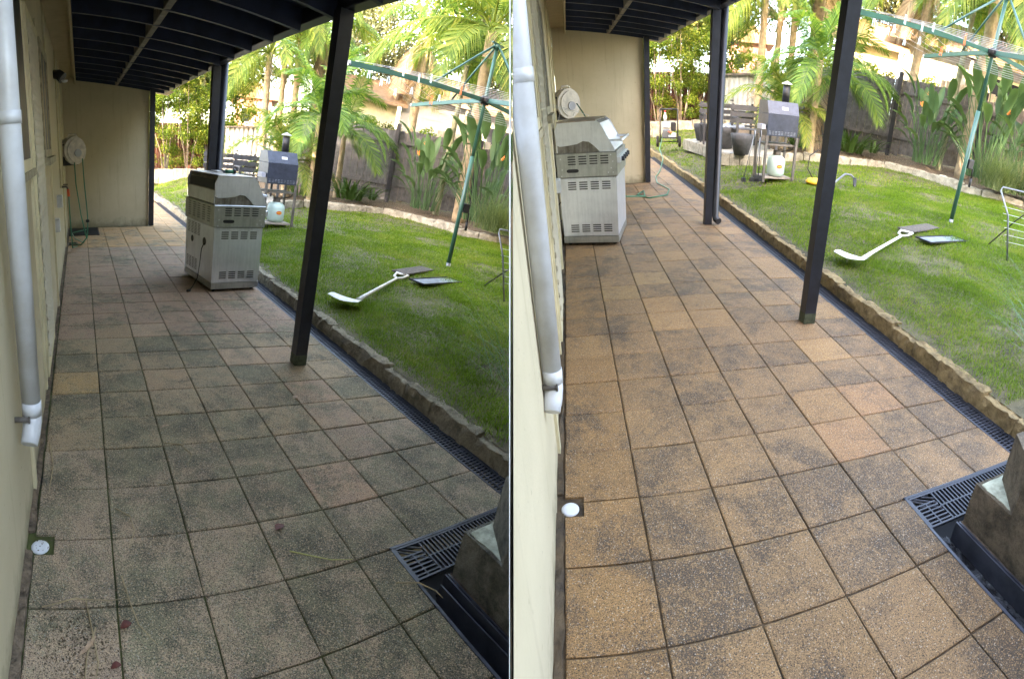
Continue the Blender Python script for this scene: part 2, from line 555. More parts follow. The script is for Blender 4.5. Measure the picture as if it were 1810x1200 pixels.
def thing(name, label, cat, k, loc=(0, 0, 0), rz=0., group=None, kind=None):
    o = D.objects.new(name, None)
    o.empty_display_size = .1
    COL.objects.link(o)
    o.matrix_world = YM[k] @ Matrix.Translation(loc) @ Matrix.Rotation(rz, 4, 'Z')
    YARD[o.name] = k
    return tag(o, label, cat, group, kind)


def tag(o, label=None, cat=None, group=None, kind=None):
    if label:
        o['label'] = label
    if cat:
        o['category'] = cat
    if group:
        o['group'] = group
    if kind:
        o['kind'] = kind
    return o


def copy_tree(o, parent=None):
    c = o.copy()
    COL.objects.link(c)
    c.parent = parent
    for ch in list(o.children):
        copy_tree(ch, c)
    return c


def world_m(o):
    m = o.matrix_basis.copy()
    p = o.parent
    while p is not None:
        m = p.matrix_basis @ m
        p = p.parent
    return m


def cut(o, k):
    """the dividing panel ends each yard: nothing solid goes through it"""
    m = world_m(o).inverted()
    co = m @ CAM
    no = (m.to_3x3() @ CX).normalized() * (1 if k == 0 else -1)
    bm = bmesh.new()
    bm.from_mesh(o.data)
    bmesh.ops.bisect_plane(bm, geom=bm.verts[:] + bm.edges[:] + bm.faces[:], plane_co=co - no * .003, plane_no=no, clear_outer=True)
    bmesh.ops.holes_fill(bm, edges=[e for e in bm.edges if e.is_boundary], sides=0) if len(bm.faces) < 4000 and o.get('fillcut') else None
    bm.to_mesh(o.data)
    bm.free()
    return o


def side_ok(k, P):
    """which yard-frame points lie on yard k's side of the plane through camera and image seam"""
    A = np.array(YM[k].to_3x3())
    w = P @ A.T + np.array(YM[k].translation) - np.array(CAM)
    d = w @ np.array(CX)
    return d < -.004 if k == 0 else d > .004


# ------------------------------------------------------------------ panel added over the image seam, as wide as its white strip in pixels
CD = -CZ


def panel():
    mb = MB()
    P = []
    for s in (-1, 1):
        for d, h0, h1 in ((.70, -.62, .60), (1.25, -1.0, 1.05), (2.3, -1.5, 1.9)):
            for h in (h0, h1):
                P.append(CAM + CX * s * .0040 + CD * d + CU * h)
    f = [(0, 1, 3, 2), (2, 3, 5, 4), (7, 6, 8, 9), (9, 8, 10, 11), (1, 0, 6, 7), (4, 5, 11, 10), (0, 2, 8, 6), (2, 4, 10, 8), (3, 1, 7, 9), (5, 3, 9, 11)]
    mb.add(P, f)
    o = put('dividing_panel', mb, 'panel_white')
    o.matrix_world = Matrix.Identity(4)
    tag(o, 'thin upright white panel added to cover the seam between the two image halves', 'panel')


panel()


# ------------------------------------------------------------------ paving
def paver_mesh(w, d, h=.04, ch=.004, seg=5, seed=0):
    r_ = random.Random(seed)
    ring = []
    for (ax, ay), (bx, by) in (((-1, -1), (1, -1)), ((1, -1), (1, 1)), ((1, 1), (-1, 1)), ((-1, 1), (-1, -1))):
        for i in range(seg):
            t = i / seg
            ring.append(((ax + (bx - ax) * t) * w / 2, (ay + (by - ay) * t) * d / 2))
    mb = MB()
    n = len(ring)
    outer = [(x + r_.uniform(-.0012, .0012), y + r_.uniform(-.0012, .0012)) for x, y in ring]
    inner = [(x * (1 - 2 * (ch + r_.uniform(0, .003)) / w), y * (1 - 2 * (ch + r_.uniform(0, .003)) / d)) for x, y in outer]
    v = [(x, y, -h) for x, y in outer] + [(x, y, -ch * .8) for x, y in outer] + [(x, y, 0) for x, y in inner]
    f = []
    for a in range(2):
        f += [(a * n + i, a * n + (i + 1) % n, (a + 1) * n + (i + 1) % n, (a + 1) * n + i) for i in range(n)]
    f.append(tuple(range(2 * n, 3 * n)))
    return mb.add(v, f).mesh('paver')


def paving(k):
    base = thing('patio_paving', None, None, k, kind='structure')
    mat = M['paver%d' % k]
    g = .0065
    full = [paver_mesh(T - g, PY - g, seed=s) for s in range(4)]
    first = full + [paver_mesh(T - g - .002, PY - g, seed=9)]
    for me in first:
        me.materials.append(mat)
    slim = paver_mesh(.17 - g, PY - g, seed=5)
    slim.materials.append(mat)
    # pavers cut round the downpipe's ground pipe
    nx = T / 2 - g / 2
    ny = PY / 2 - g / 2
    notch_a = MB().prism([(-nx, -ny), (nx, -ny), (nx, ny), (-nx + .075, ny), (-nx + .075, ny - .072), (-nx, ny - .072)], -.04, 0).mesh('paver')
    notch_b = MB().prism([(-nx + .075, -ny), (nx, -ny), (nx, ny), (-nx, ny), (-nx, -ny + .028), (-nx + .075, -ny + .028)], -.04, 0).mesh('paver')
    notch_a.materials.append(mat)
    notch_b.materials.append(mat)
    r_ = random.Random(21 + k)
    light1 = {(0, 5): (1.22, 1.2, 1.1, -.35), (2, 6): (1.3, 1.28, 1.2, -.3), (2, 7): (1.2, 1.15, 1.05, -.2), (1, 8): (1.25, 1.3, 1.2, -.5), (2, 9): (1.25, 1.3, 1.25, -.5),
              (5, 4): (1.3, 1.3, 1.25, -.15), (5, 2): (1.18, 1.08, 1.12, .12), (4, 1): (1.18, 1.08, 1.12, .15), (4, 2): (1.2, 1.15, 1.1, -.05), (6, 6): (1.1, 1.1, 1.0, .0), (3, 14): (1.3, 1.3, 1.2, -.3), (5, 16): (1.3, 1.25, 1.15, -.2)}
    light0 = {(0, 5): (1.25, 1.1, .75, .05), (2, 8): (1.15, 1.05, 1.05, .02), (4, 1): (1.1, .95, .95, .42), (5, 3): (1.05, .95, .95, .35), (5, 4): (1.15, 1.0, 1.0, .25), (5, 2): (1.0, .93, .98, .45),
              (1, 8): (1.1, 1.0, .9, .1), (2, 5): (1.05, .95, .85, .3), (4, 6): (1.1, 1., .95, .2), (5, 6): (1.1, 1., .95, .2)}
    for c in range(7):
        for r in range(-4, 39):
            if r >= 26 and c < 5:
                continue
            if r < 0 and c > 4:
                continue
            x, y = c * T + T / 2, r * PY + PY / 2
            me = full[r_.randrange(4)]
            if c == 0 and r == 0:
                me = notch_a
            elif c == 0 and r == 1:
                me = notch_b
            elif c == 4 and r < 0:
                me, x = slim, 4 * T + .085
            if k == 0:
                # grime is worst in the middle of the run; far pavers are pinkish, those at the tap orange
                if r < 3:
                    a, col = .50 + .32 * r_.random() + (.04 if c else -.24), (1, .98, 1.02)
                elif r < 8:
                    a, col = .56 + .50 * (r_.random() - .4), (1.0, .97, .88)
                elif r < 20:
                    a, col = .26 + .26 * (r_.random() - .3), (.98, .86, .92)
                else:
                    a, col = .12 + .3 * r_.random(), (1.2, .92, .58)
                if c == 0 and r >= 0:
                    a -= .10
                if c >= 4 and r < 9:
                    a += .04
                s = light0.get((c, r))
            else:
                a, col = .36 + .34 * (r_.random() - .45), (1, 1, 1)
                if c == 0:
                    a, col = a - .12, (1.0, .93, .78)
                if c > 2 and r < 8:
                    a, col = a + .05, (.98, 1.0, 1.08)
                if r > 12:
                    col = (1.05, 1.0, .95)
                s = light1.get((c, r))
            if k == 1 and s is None and 3 < r < 22 and r_.random() < .12:
                a, col = a - .45, (1.18, 1.16, 1.1)
            v = r_.uniform(.9, 1.1)
            if s:
                col, a = s[:3], s[3]
            col = (col[0] * v, col[1] * v, col[2] * v, a)
            rot = Matrix.Rotation(R(r_.uniform(-.35, .35)), 3, 'X') @ Matrix.Rotation(R(r_.uniform(-.35, .35)), 3, 'Y') @ Matrix.Rotation(R(r_.uniform(-.25, .25)), 3, 'Z')
            put('paver', me, None, base, loc=(x, y, r_.uniform(-.0018, .0018)), rot=rot, color=col)
    # bedding in the joints
    b = MB().box(-.06, 2.128, 0.008, 8.2, -.06, -.0095).box(-.06, 1.377, -1.6, .008, -.06, -.0095)
    b.box(1.525, 2.135, 8.2, 12.2, -.06, -.0095)
    o = put('joint_bedding', b, 'joint%d' % k, base)
    cut(o, k) if k == 0 else None
    # ledge and debris in the gap between pavers and wall
    led = MB().rock(-.05, .0, -1.3, .25, -.03, .012, .006, 2, 30, 1, seed=3)
    led.rock(-.05, -.004, .36, 8.1, -.03, .010, .006, 2, 90, 1, seed=4)
    led = put('wall_ledge', led, 'mulch' if k == 0 else 'joint1', base)
    if k == 1:
        cut(led, k)
    pipe = MB().lathe([(.034, -.06), (.036, -.006), (.033, -.002), (.020, -.001), (0, -.0005)], 22, (.022, .283, 0))
    put('ground_pipe_mouth', pipe, 'white', base)


for k in (0, 1):
    paving(k)


# ------------------------------------------------------------------ ground, lawn
def grid_sheet(x0, x1, y0, y1, nx, ny, zf):
    X, Y = np.meshgrid(np.linspace(x0, x1, nx + 1), np.linspace(y0, y1, ny + 1))
    Z = zf(X, Y)
    V = np.stack([X, Y, Z], -1).reshape(-1, 3)
    i = np.arange(nx)[None] + np.arange(ny)[:, None] * (nx + 1)
    F = np.stack([i, i + 1, i + nx + 2, i + nx + 1], -1).reshape(-1, 4)
    return V, F


BED = [(4.35, 8.65), (4.95, 8.98), (5.9, 8.62), (6.75, 8.55), (7.12, 7.95), (7.28, 7.3), (7.45, 6.7), (8.1, 6.05), (9.4, 5.4), (11., 4.4)]  # bed and other yard positions unprojected from image pixels offline, baked as metres
PLANTER = [(2.88, 11.4), (3.04, 10.1), (3.06, 8.8), (3.69, 8.2), (4.35, 8.65)]


def lawn_z(X, Y):
    s = np.clip((X - 2.35) / 1.6, 0, 1)
    return .112 + .045 * (X - 2.33) + .015 * Y * (s * s * (3 - 2 * s)) * np.clip((17 - Y) / 4 + 1, 1, 1)


def bump_z(X, Y):
    return .012 * np.sin(X * 3.1 + 1) * np.sin(Y * 2.3) + .006 * np.sin(X * 9.1) * np.sin(Y * 7.7 + 2)


def grass_blades(k):
    out_v, out_f = [], []
    r_ = np.random.default_rng(5 + k)
    zones = [(2.305, 7.0, .3, 3.0, 17000, .036, .0032), (2.34, 8.2, 3.0, 6.5, 9000, .038, .0048), (2.36, 8.3, 6.5, 9.6, 2300, .038, .008), (2.36, 6., 9.6, 16.2, 1100, .042, .012)]
    for (x0, x1, y0, y1, dens, h, w) in zones:
        n = int((x1 - x0) * (y1 - y0) * dens)
        x = r_.uniform(x0, x1, n)
        y = r_.uniform(y0, y1, n)
        # patchy cover: thin along the kerb and in worn spots
        thin = np.clip((x - 2.31) / .20, 0.14, 1) * np.clip(1.15 + .9 * np.sin(x * 2.1 + y * 1.3) * np.sin(y * 1.9 - x) + .35 * np.sin(x * 11 + y * 5) * np.sin(y * 9 - x * 4), .30, 1)
        if k == 1:
            thin *= np.where((x < 2.9), .75, 1)
        keep = r_.random(n) < thin
        # keep out of beds
        bx = np.array([p[0] for p in PLANTER + BED[1:]])
        by = np.array([p[1] for p in PLANTER + BED[1:]])
        # polygon right/behind the edging
        px = np.append(bx, [14, 14, 4.7, 4.62, 2.88])
        py = np.append(by, [4, 20, 20, 12.2, 11.4])
        ins = np.zeros(n, bool)
        j = len(px) - 1
        for i in range(len(px)):
            c = ((py[i] > y) != (py[j] > y)) & (x < (px[j] - px[i]) * (y - py[i]) / (py[j] - py[i] + 1e-9) + px[i])
            ins ^= c
            j = i
        keep &= ~ins
        x, y = x[keep], y[keep]
        P = np.stack([x, y, lawn_z(x, y) + bump_z(x, y) - .004], -1)
        ok = side_ok(k, P)
        P = P[ok]
        n = len(P)
        a = r_.uniform(0, 2 * np.pi, n)
        hh = h * r_.uniform(.45, 1.15, n) * (1 + .35 * np.sin(P[:, 0] * 5.3 + 2) * np.sin(P[:, 1] * 4.1))
        lean = r_.uniform(.1, 1.1, n)
        dx, dy = np.cos(a), np.sin(a)
        b = r_.uniform(0, 2 * np.pi, n)
        side = np.stack([np.cos(b), np.sin(b), np.zeros(n)], -1) * w * .5
        mid = P + np.stack([dx * lean * hh * .35, dy * lean * hh * .35, hh * .6], -1)
        tip = P + np.stack([dx * lean * hh * .95, dy * lean * hh * .95, hh * (1 - .25 * lean)], -1)
        V = np.stack([P - side, P + side, mid + side * .8, mid - side * .8, tip], 1)
        base = np.arange(n)[:, None] * 5
        F = np.concatenate([base + np.array([0, 1, 2]), base + np.array([0, 2, 3]), base + np.array([3, 2, 4])], 0)
        off = sum(len(v) for v in out_v)
        out_v.append(V.reshape(-1, 3))
        out_f.append(F + off)
    return raw_mesh('grass', np.concatenate(out_v), np.concatenate(out_f))


for k in (0, 1):
    V, F = grid_sheet(2.315, 16, -2.2, 24, 160, 200, lambda X, Y: lawn_z(X, Y) + bump_z(X, Y) * np.clip((X - 2.3) * 4, 0, 1))
    o = put('lawn_ground', raw_mesh('lawn_ground', V, F, True), 'soil', k=k, kind='structure')
    cut(o, k)
    V, F = grid_sheet(-60, 80, -40, 120, 4, 4, lambda X, Y: -.55 + 0 * X + .01 * Y)
    o = put('far_ground', raw_mesh('far_ground', V, F), 'ground', k=k, kind='structure')
    cut(o, k)
    o = put('lawn_grass', grass_blades(k), 'grass', k=k)
    tag(o, 'short green lawn grass of the ' + NAME[k], 'grass', kind='stuff')


# ------------------------------------------------------------------ kerb, drain, steps
def kerb(k):
    t = thing('stone_kerb', 'low rough sandstone kerb between drain and lawn of the ' + NAME[k], 'kerb', k)
    r_ = random.Random(4)
    y = -.12
    i = 0
    while y < 15.6:
        ln = r_.uniform(.24, .46) if y < 6 else r_.uniform(.35, .6)
        top = .118 + .012 * r_.uniform(-1, 1)
        x0, x1 = 2.262, 2.345 + r_.uniform(-.008, .016)
        near = y < 5
        mb = MB().rock(x0, x1, 0, ln - .008, -.05, top + .012 * y * .0, .009, 3, 8 if near else 4, 3, .008, seed=i)
        o = put('kerb_stone', mb, 'kerb%d' % k, t, loc=(0, y, 0))
        if k == 0 and y < .6:
            cut(o, k)
        y += ln
        i += 1


def grate_section(ln=.5, w=.115):
    mb = MB()
    for x in (0, .036, .074, w - .006):
        mb.box(x, x + .006, 0, ln, -.012, 0)
    n = int(ln / .0235)
    for i in range(n):
        y = ln * (i + .5) / n
        for j, (a, b) in enumerate(((.006, .036), (.042, .074), (.080, w - .006))):
            yy = y + (j - 1) * .004
            mb.box(a, b, yy - .0042, yy + .0042, -.011, -.001)
    mb.box(0, w, 0, .006, -.012, -.0005)
    return mb.mesh('drain_grate')


def drain(k):
    t = thing('channel_drain', 'long black slotted channel drain along the kerb of the ' + NAME[k], 'drain', k)
    sec = grate_section()
    sec.materials.append(M['plastic_black'])
    for i in range(24):
        o = put('grate_section', sec, None, t, loc=(2.141, .0 + i * .5, -.002))
        if k == 0 and i == 0:
            o.data = sec.copy()
            cut(o, k)
    rail = MB().box(2.130, 2.1395, -.2, 12.2, -.05, .001).box(2.2575, 2.2625, -.0, 12.2, -.05, .004)
    o = put('drain_rail', rail, 'plastic_black', t)
    cut(o, k)
    tr = MB().box(2.1396, 2.2574, -.19, 12.2, -.12, -.10)
    o = put('drain_trough', tr, 'void', t)
    cut(o, k)
    # corner piece with bars along y, then fanning bars
    c = thing('corner_drain_grate', 'black corner drain grate at the foot of the stone steps in the ' + NAME[k], 'drain grate', k, (1.392, -.185, 0))
    mb = MB()
    W, H = .73, .18
    mb.box(-.012, 0, -.0, H + .012, -.03, .002).box(-.012, W, H, H + .012, -.03, .002)
    mb.box(0, .010, 0, H, -.014, 0).box(0, W, H - .010, H, -.014, 0).box(.125, W, 0, .008, -.014, 0)
    mb.box(.01, .13, .0, .008, -.014, 0)
    for i in range(28):
        x = .125 + i * .0215
        mb.box(x, x + .007, .008, H - .01, -.012, -.001)
    mb.box(.12, W, .086, .093, -.0122, -.0008)
    for i in range(6):
        y = .018 + i * .0205
        mb.box(.01, .125 - .002 * i, y, y + .007, -.012, -.001)
    mb.box(.058, .064, .008, .125, -.0122, -.0008)
    for a, b in (((.01, H - .012), (.125, .075)), ((.03, H - .01), (.125, .11)), ((.07, H - .01), (.125, .14)), ((.01, .13), (.09, .10))):
        mb.tube([(a[0], a[1], -.006), (b[0], b[1], -.006)], .0045, 5)
    o = put('corner_grate', mb, 'plastic_black', c)
    cut(o, k)
    o = put('grate_well', MB().box(0, .74, 0, H, -.15, -.13), 'void', c)
    cut(o, k)
    # open length of channel running toward the viewer
    h = thing('open_channel', ('open black drain channel with a near-black bed' if k == 0 else 'open wet black drain channel shining with water') + ' beside the stone steps', 'drain channel', k)
    mb = MB().box(1.378, 1.390, -1.6, -.186, -.12, .003).box(1.392, 1.396, -1.6, -.186, -.12, -.004)
    mb.box(1.505, 1.512, -1.6, -.21, -.12, .006).box(1.524, 1.532, -1.6, -.21, -.12, -.002)
    o = put('channel_rim', mb, 'channel', h)
    cut(o, k)
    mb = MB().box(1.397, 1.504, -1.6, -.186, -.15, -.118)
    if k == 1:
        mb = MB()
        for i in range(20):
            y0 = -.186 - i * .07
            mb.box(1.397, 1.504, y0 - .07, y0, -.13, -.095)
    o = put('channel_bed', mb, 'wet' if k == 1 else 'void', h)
    cut(o, k)
    if k == 0:
        o = put('side_board', MB().prism([(-1.6, -.1), (-.23, -.1), (-.23, -.012), (-1.6, .03)], 1.470, 1.476, 'x'), 'channel', h)
        cut(o, k)


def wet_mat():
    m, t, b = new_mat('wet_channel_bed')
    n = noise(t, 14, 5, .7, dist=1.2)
    t.links.new(ramp(t, n, [(.42, (.012, .012, .014)), (.6, (.05, .055, .062)), (.72, (.20, .21, .22))]), b.inputs['Base Color'])  # pale streaks paint the water's glints into the base colour
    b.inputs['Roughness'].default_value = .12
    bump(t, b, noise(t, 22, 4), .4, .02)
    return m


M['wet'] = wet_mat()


def steps(k):
    t = thing('stone_step', 'lower rough stone step with a pale top corner in the ' + NAME[k], 'step', k)
    mb = MB().rock(1.552, 1.80, -1.7, -.205, -.06, .192, .007, 2, 9, 2, .003, seed=3)
    o = put('step_block', mb, 'step%d' % k, t)
    o['fillcut'] = True
    cut(o, k)
    # the thin pale slab on the tread
    o = put('step_tread', MB().rock(1.572, 1.79, -.50, -.222, .180, .1965, .005, 6, 12, 1, .0015, seed=8), 'steptop', t)
    o['fillcut'] = True
    cut(o, k)
    t = thing('stone_step', 'upper rough stone step against the lawn in the ' + NAME[k], 'step', k)
    mb = MB().rock(0, 1.0, -1.5, 0, 0, .27, .012, 4, 8, 2, .008, seed=12)
    # its left face comes forward toward the viewer
    mb.v = [(x + (1.68 + .62 * max(-.19, y) if x < .5 else 1.68), y - .235, z + .165) for x, y, z in mb.v]
    o = put('step_block', mb, 'step%d' % k, t)
    o['fillcut'] = True
    cut(o, k)
    mb = MB().rock(2.36, 4.2, -2.2, .02, -.06, .12, .02, 10, 12, 2, .02, seed=5)
    o = put('step_edge_stone', mb, 'kerb%d' % k, t)
    cut(o, k)
    o = put('footing', MB().box(1.534, 2.6, -1.9, -.20, -.2, -.02), 'mulch', t)
    cut(o, k)


for k in (0, 1):
    kerb(k)
    drain(k)
    steps(k)


# ------------------------------------------------------------------ houses
def house(k):
    hs = thing('house', ('cream rendered house wall with screen door beside the dark mossy paving', 'cream rendered house wall beside the clean tan paving')[k], 'house', k)
    o = put('wall', MB().box(-.20, -.032, -2.7 if k == 0 else -2.5, 8.3, -.3, 2.62), 'wall', hs)
    if k == 1:
        o['fillcut'] = True
        cut(o, k)
    # end wall
    o = put('end_wall', MB().box(-.03, 1.475, 8.26, 8.42, -.1, 2.66), 'wall', hs)
    # room beyond
    if k == 0:
        for q in ((-6, -.2, -2.9, -2.7, -.3, 2.7), (-6, -.03, 8.42, 8.6, -.3, 2.7), (-6.2, -6, -2.9, 8.6, -.3, 2.7)):
            put('side_wall', MB().box(*q), 'wall', hs)
        mb = MB().add([(.42, -3.0, 2.66), (.42, 8.5, 2.66), (-3, 8.5, 3.75), (-3, -3.0, 3.75), (-6.4, -3.0, 2.66), (-6.4, 8.5, 2.66)], [(0, 1, 2, 3), (3, 2, 5, 4), (0, 3, 4), (1, 5, 2)])
        put('roof', mb, 'house_roof', hs)
    else:
        o = put('roof', MB().add([(.42, -3, 2.66), (.42, 8.5, 2.66), (-3, 8.5, 3.75), (-3, -3, 3.75)], [(0, 1, 2, 3)]), 'house_roof', hs)
        cut(o, k)
    o = put('soffit', MB().box(-.03, .185, -3.5, 8.25, 2.50, 2.53).box(.185, .205, -3.5, 8.25, 2.40, 2.54), 'soffit', hs)
    cut(o, k)
    o = put('gable_soffit', MB().add([(1.2, 8.43, 2.40), (1.95, 8.43, 2.30), (1.95, 9.3, 2.30), (1.2, 9.3, 2.40)], [(0, 1, 2, 3)]), 'soffit', hs)
    # vertical joins and trims on the wall
    for y0, z0, z1, x1 in ((.62, 0, 2.5, -.018), (1.50, .06, 2.2, -.016), (2.36, .06, 2.2, -.016), (3.34, 0, 2.5, -.014), (6.3, 0, 2.5, -.012)):
        o = put('wall_trim', MB().box(-.032, x1, y0, y0 + .05, z0, z1), 'trim', hs)
        cut(o, k)
    # first window by the pipe
    w = put('window', MB().box(-.032, -.006, .66, .71, 1.36, 2.34).box(-.032, -.006, 1.38, 1.44, 1.36, 2.34).box(-.032, -.006, .71, 1.38, 2.28, 2.34).box(-.032, -.002, .71, 1.38, 1.36, 1.41), 'trim', hs)
    cut(w, k)
    p = put('pane', MB().box(-.031, -.010, .71, 1.38, 1.41, 2.28), 'glass', w)
    cut(p, k)
    s = put('sill', MB().box(-.032, .006, .62, 1.50, 1.325, 1.358), 'sill', w)
    cut(s, k)
    # screen door with a diamond lattice
    d = put('screen_door', MB().box(-.032, -.006, 1.60, 1.65, .1, 2.12).box(-.032, -.003, 2.25, 2.30, .1, 2.12).box(-.032, -.006, 1.65, 2.25, 2.06, 2.12).box(-.032, -.006, 1.65, 2.25, .1, .2), 'trim', hs)
    cut(d, k)
    lat = MB()
    y0, y1, z0, z1, st = 1.65, 2.25, .2, 2.06, .085
    for sgn in (1, -1):
        c = y0 - (z1 - z0)
        n = int(((y1 - y0) + (z1 - z0)) / st)
        for i in range(n):
            a = y0 - (z1 - z0) + i * st + st / 2       # strip y = a + (z - z0)
            lo, hi = max(z0, z0 + (y0 - a)), min(z1, z0 + (y1 - a))
            if hi - lo < .01:
                continue
            q = [(a + lo - z0, lo), (a + hi - z0, hi)]
            if sgn < 0:
                q = [(y0 + y1 - yy, zz) for yy, zz in q]
            (ya, za), (yb, zb) = q
            lat.add([(-.020 + .001 * sgn, ya, za - .007), (-.020 + .001 * sgn, ya, za + .007), (-.020 + .001 * sgn, yb, zb + .007), (-.020 + .001 * sgn, yb, zb - .007),
                     (-.012 + .001 * sgn, ya, za - .007), (-.012 + .001 * sgn, ya, za + .007), (-.012 + .001 * sgn, yb, zb + .007), (-.012 + .001 * sgn, yb, zb - .007)],
                    [(4, 5, 6, 7), (0, 4, 7, 3), (1, 2, 6, 5)])
    lat.v = [(x + .014, y, z) for x, y, z in lat.v]
    o = put('lattice', lat, 'lattice', d, kind='stuff')
    cut(o, k)
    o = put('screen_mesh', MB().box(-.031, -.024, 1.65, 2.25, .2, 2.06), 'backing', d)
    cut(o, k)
    # second window
    w = put('window', MB().box(-.032, .0, 2.46, 2.52, 1.38, 2.12).box(-.032, .0, 3.16, 3.22, 1.38, 2.12).box(-.032, .0, 2.52, 3.16, 2.06, 2.12).box(-.032, .0, 2.52, 3.16, 1.38, 1.43).box(-.032, -.004, 2.82, 2.86, 1.43, 2.06), 'sill', hs)
    cut(w, k)
    p = put('pane', MB().box(-.031, -.008, 2.52, 3.16, 1.43, 2.06), 'glass', w)
    cut(p, k)
    s = put('sill', MB().box(-.032, .03, 2.42, 3.28, 1.33, 1.378), 'sill', w)
    cut(s, k)
    # pipe along the wall, stub and boxes
    pp = MB().tube([(-.015, 5.2, .95), (-.015, 5.2, 2.45)], .010, 8)
    put('conduit', pp, 'trim', hs)
    put('vent_box', MB().box(-.032, .03, 4.3, 4.42, .82, .95, .006), 'white', hs)
    put('power_outlet', MB().box(-.032, .02, 3.55, 3.68, .68, .80, .006), 'white', hs)
    st = MB().tube([(-.032, .30, .56), (.025, .30, .56)], .011, 10).tube([(.018, .30, .56), (.024, .30, .56)], .016, 10)
    o = put('pipe_stub', st, 'rust', hs)
    cut(o, k)


def downpipe(k):
    t = thing('downpipe', 'white round downpipe on the cream wall of the ' + NAME[k], 'downpipe', k)
    cx = (.028, .006)[k]
    mb = MB().tube([(cx + .01, .34, 2.5), (cx, .33, .56)], .0345, 24)
    o = put('pipe', mb, 'white', t)
    cut(o, k)
    for q in ([(cx + .006, .335, 1.565), (cx + .006, .335, 1.53)], [(cx + .001, .33, .62), (cx, .33, .565)]):
        o = put('pipe_collar', MB().tube(q, .0360, 24), 'white', t)
        cut(o, k)
    el = MB().tube([(cx, .33, .575), (cx, .325, .54), (cx - .005, .305, .505), (cx - .012, .272, .475)], [.0346, .0346, .034, .031], 20)
    o = put('pipe_elbow', el, 'white', t)
    cut(o, k)


def pergola(k):
    t = thing('pergola', ('dark timber pergola roof over the mossy dark paving', 'dark timber pergola roof over the clean tan paving')[k], 'pergola', k)

    def zb(x):
        return 2.50 - .135 * x
    y = .83
    i = 0
    while y < 8.3:
        mb = MB()
        x0, x1 = .21, 1.735
        P = [(x0, y, zb(x0) - .02), (x1, y, zb(x1) - .02), (x1, y, zb(x1) + .11), (x0, y, zb(x0) + .11)]
        P += [(a, b + .042, c) for a, b, c in P]
        mb.add(P, [(0, 1, 2, 3), (7, 6, 5, 4), (0, 4, 5, 1), (1, 5, 6, 2), (3, 2, 6, 7), (0, 3, 7, 4)])
        o = put('rafter', mb, 'navy_old', t)
        cut(o, k)
        # block of the middle run between this rafter and the next
        o = put('spacer_block', MB().box(.875, .925, y + .044, y + .528, zb(.9) - .018, zb(.9) + .085), 'rafter_edge', t) if y < 7.9 else None
        if o:
            cut(o, k)
        y += .53
        i += 1
    o = put('outer_beam', MB().box(1.74, 1.83, .7, 8.75, 2.285, 2.46, .004), 'navy', t)
    cut(o, k)
    mb = MB()
    for i in range(22):     # roof boards
        y0 = .6 + i * .375
        P = [(.206, y0, zb(.2) + .112), (1.90, y0, zb(1.9) + .112), (1.90, y0 + .365, zb(1.9) + .112), (.206, y0 + .365, zb(.2) + .112)]
        P += [(a, b, c + .02) for a, b, c in P]
        mb.add(P, [(3, 2, 1, 0), (4, 5, 6, 7), (0, 1, 5, 4), (1, 2, 6, 5), (2, 3, 7, 6), (3, 0, 4, 7)])
    o = put('roof_boards', mb, 'navy_old', t)
    cut(o, k)
    o = put('roof_sheet', MB().add([(.15, .5, 2.62), (1.95, .5, 2.395), (1.95, 8.9, 2.395), (.15, 8.9, 2.62)], [(0, 1, 2, 3)]), 'navy_old', t)
    cut(o, k)
    # near post with a mossy foot, middle post with its pipe, end post
    p = put('post', MB().box(1.715, 1.805, 1.79, 1.88, 0, 2.285, .003), 'navy', t)
    put('post_foot', MB().box(1.7138, 1.8062, 1.7888, 1.8812, 0.002, .085, .002), 'moss_foot', p)
    put('post', MB().box(1.73, 1.82, 4.80, 4.89, 0, 2.285, .003), 'navy', t)
    dp = put('post_pipe', MB().tube([(1.868, 4.83, 2.4), (1.868, 4.83, .12), (1.875, 4.80, .07), (1.895, 4.75, .055)], .042, 14), 'black_pipe', t)
    put('post', MB().box(1.477, 1.567, 8.17, 8.26, 0, 2.30, .003), 'navy', t)
    return t


M['moss_foot'] = simple('mossy_post_foot', (.045, .055, .03), .7, var=.5, scale=30, bstr=.4)
M['black_pipe'] = simple('black_downpipe', (.022, .022, .026), .4, var=.3, bstr=0)
for k in (0, 1):
    house(k)
    downpipe(k)
    pergola(k)
# ------------------------------------------------------------------ fences, shed, far buildings
FA, FB = Vector((6.0, 12.0, 0)), Vector((12.9, 5.3, 0))


def bed_z(x, y):
    return lawn(x, y) + .17


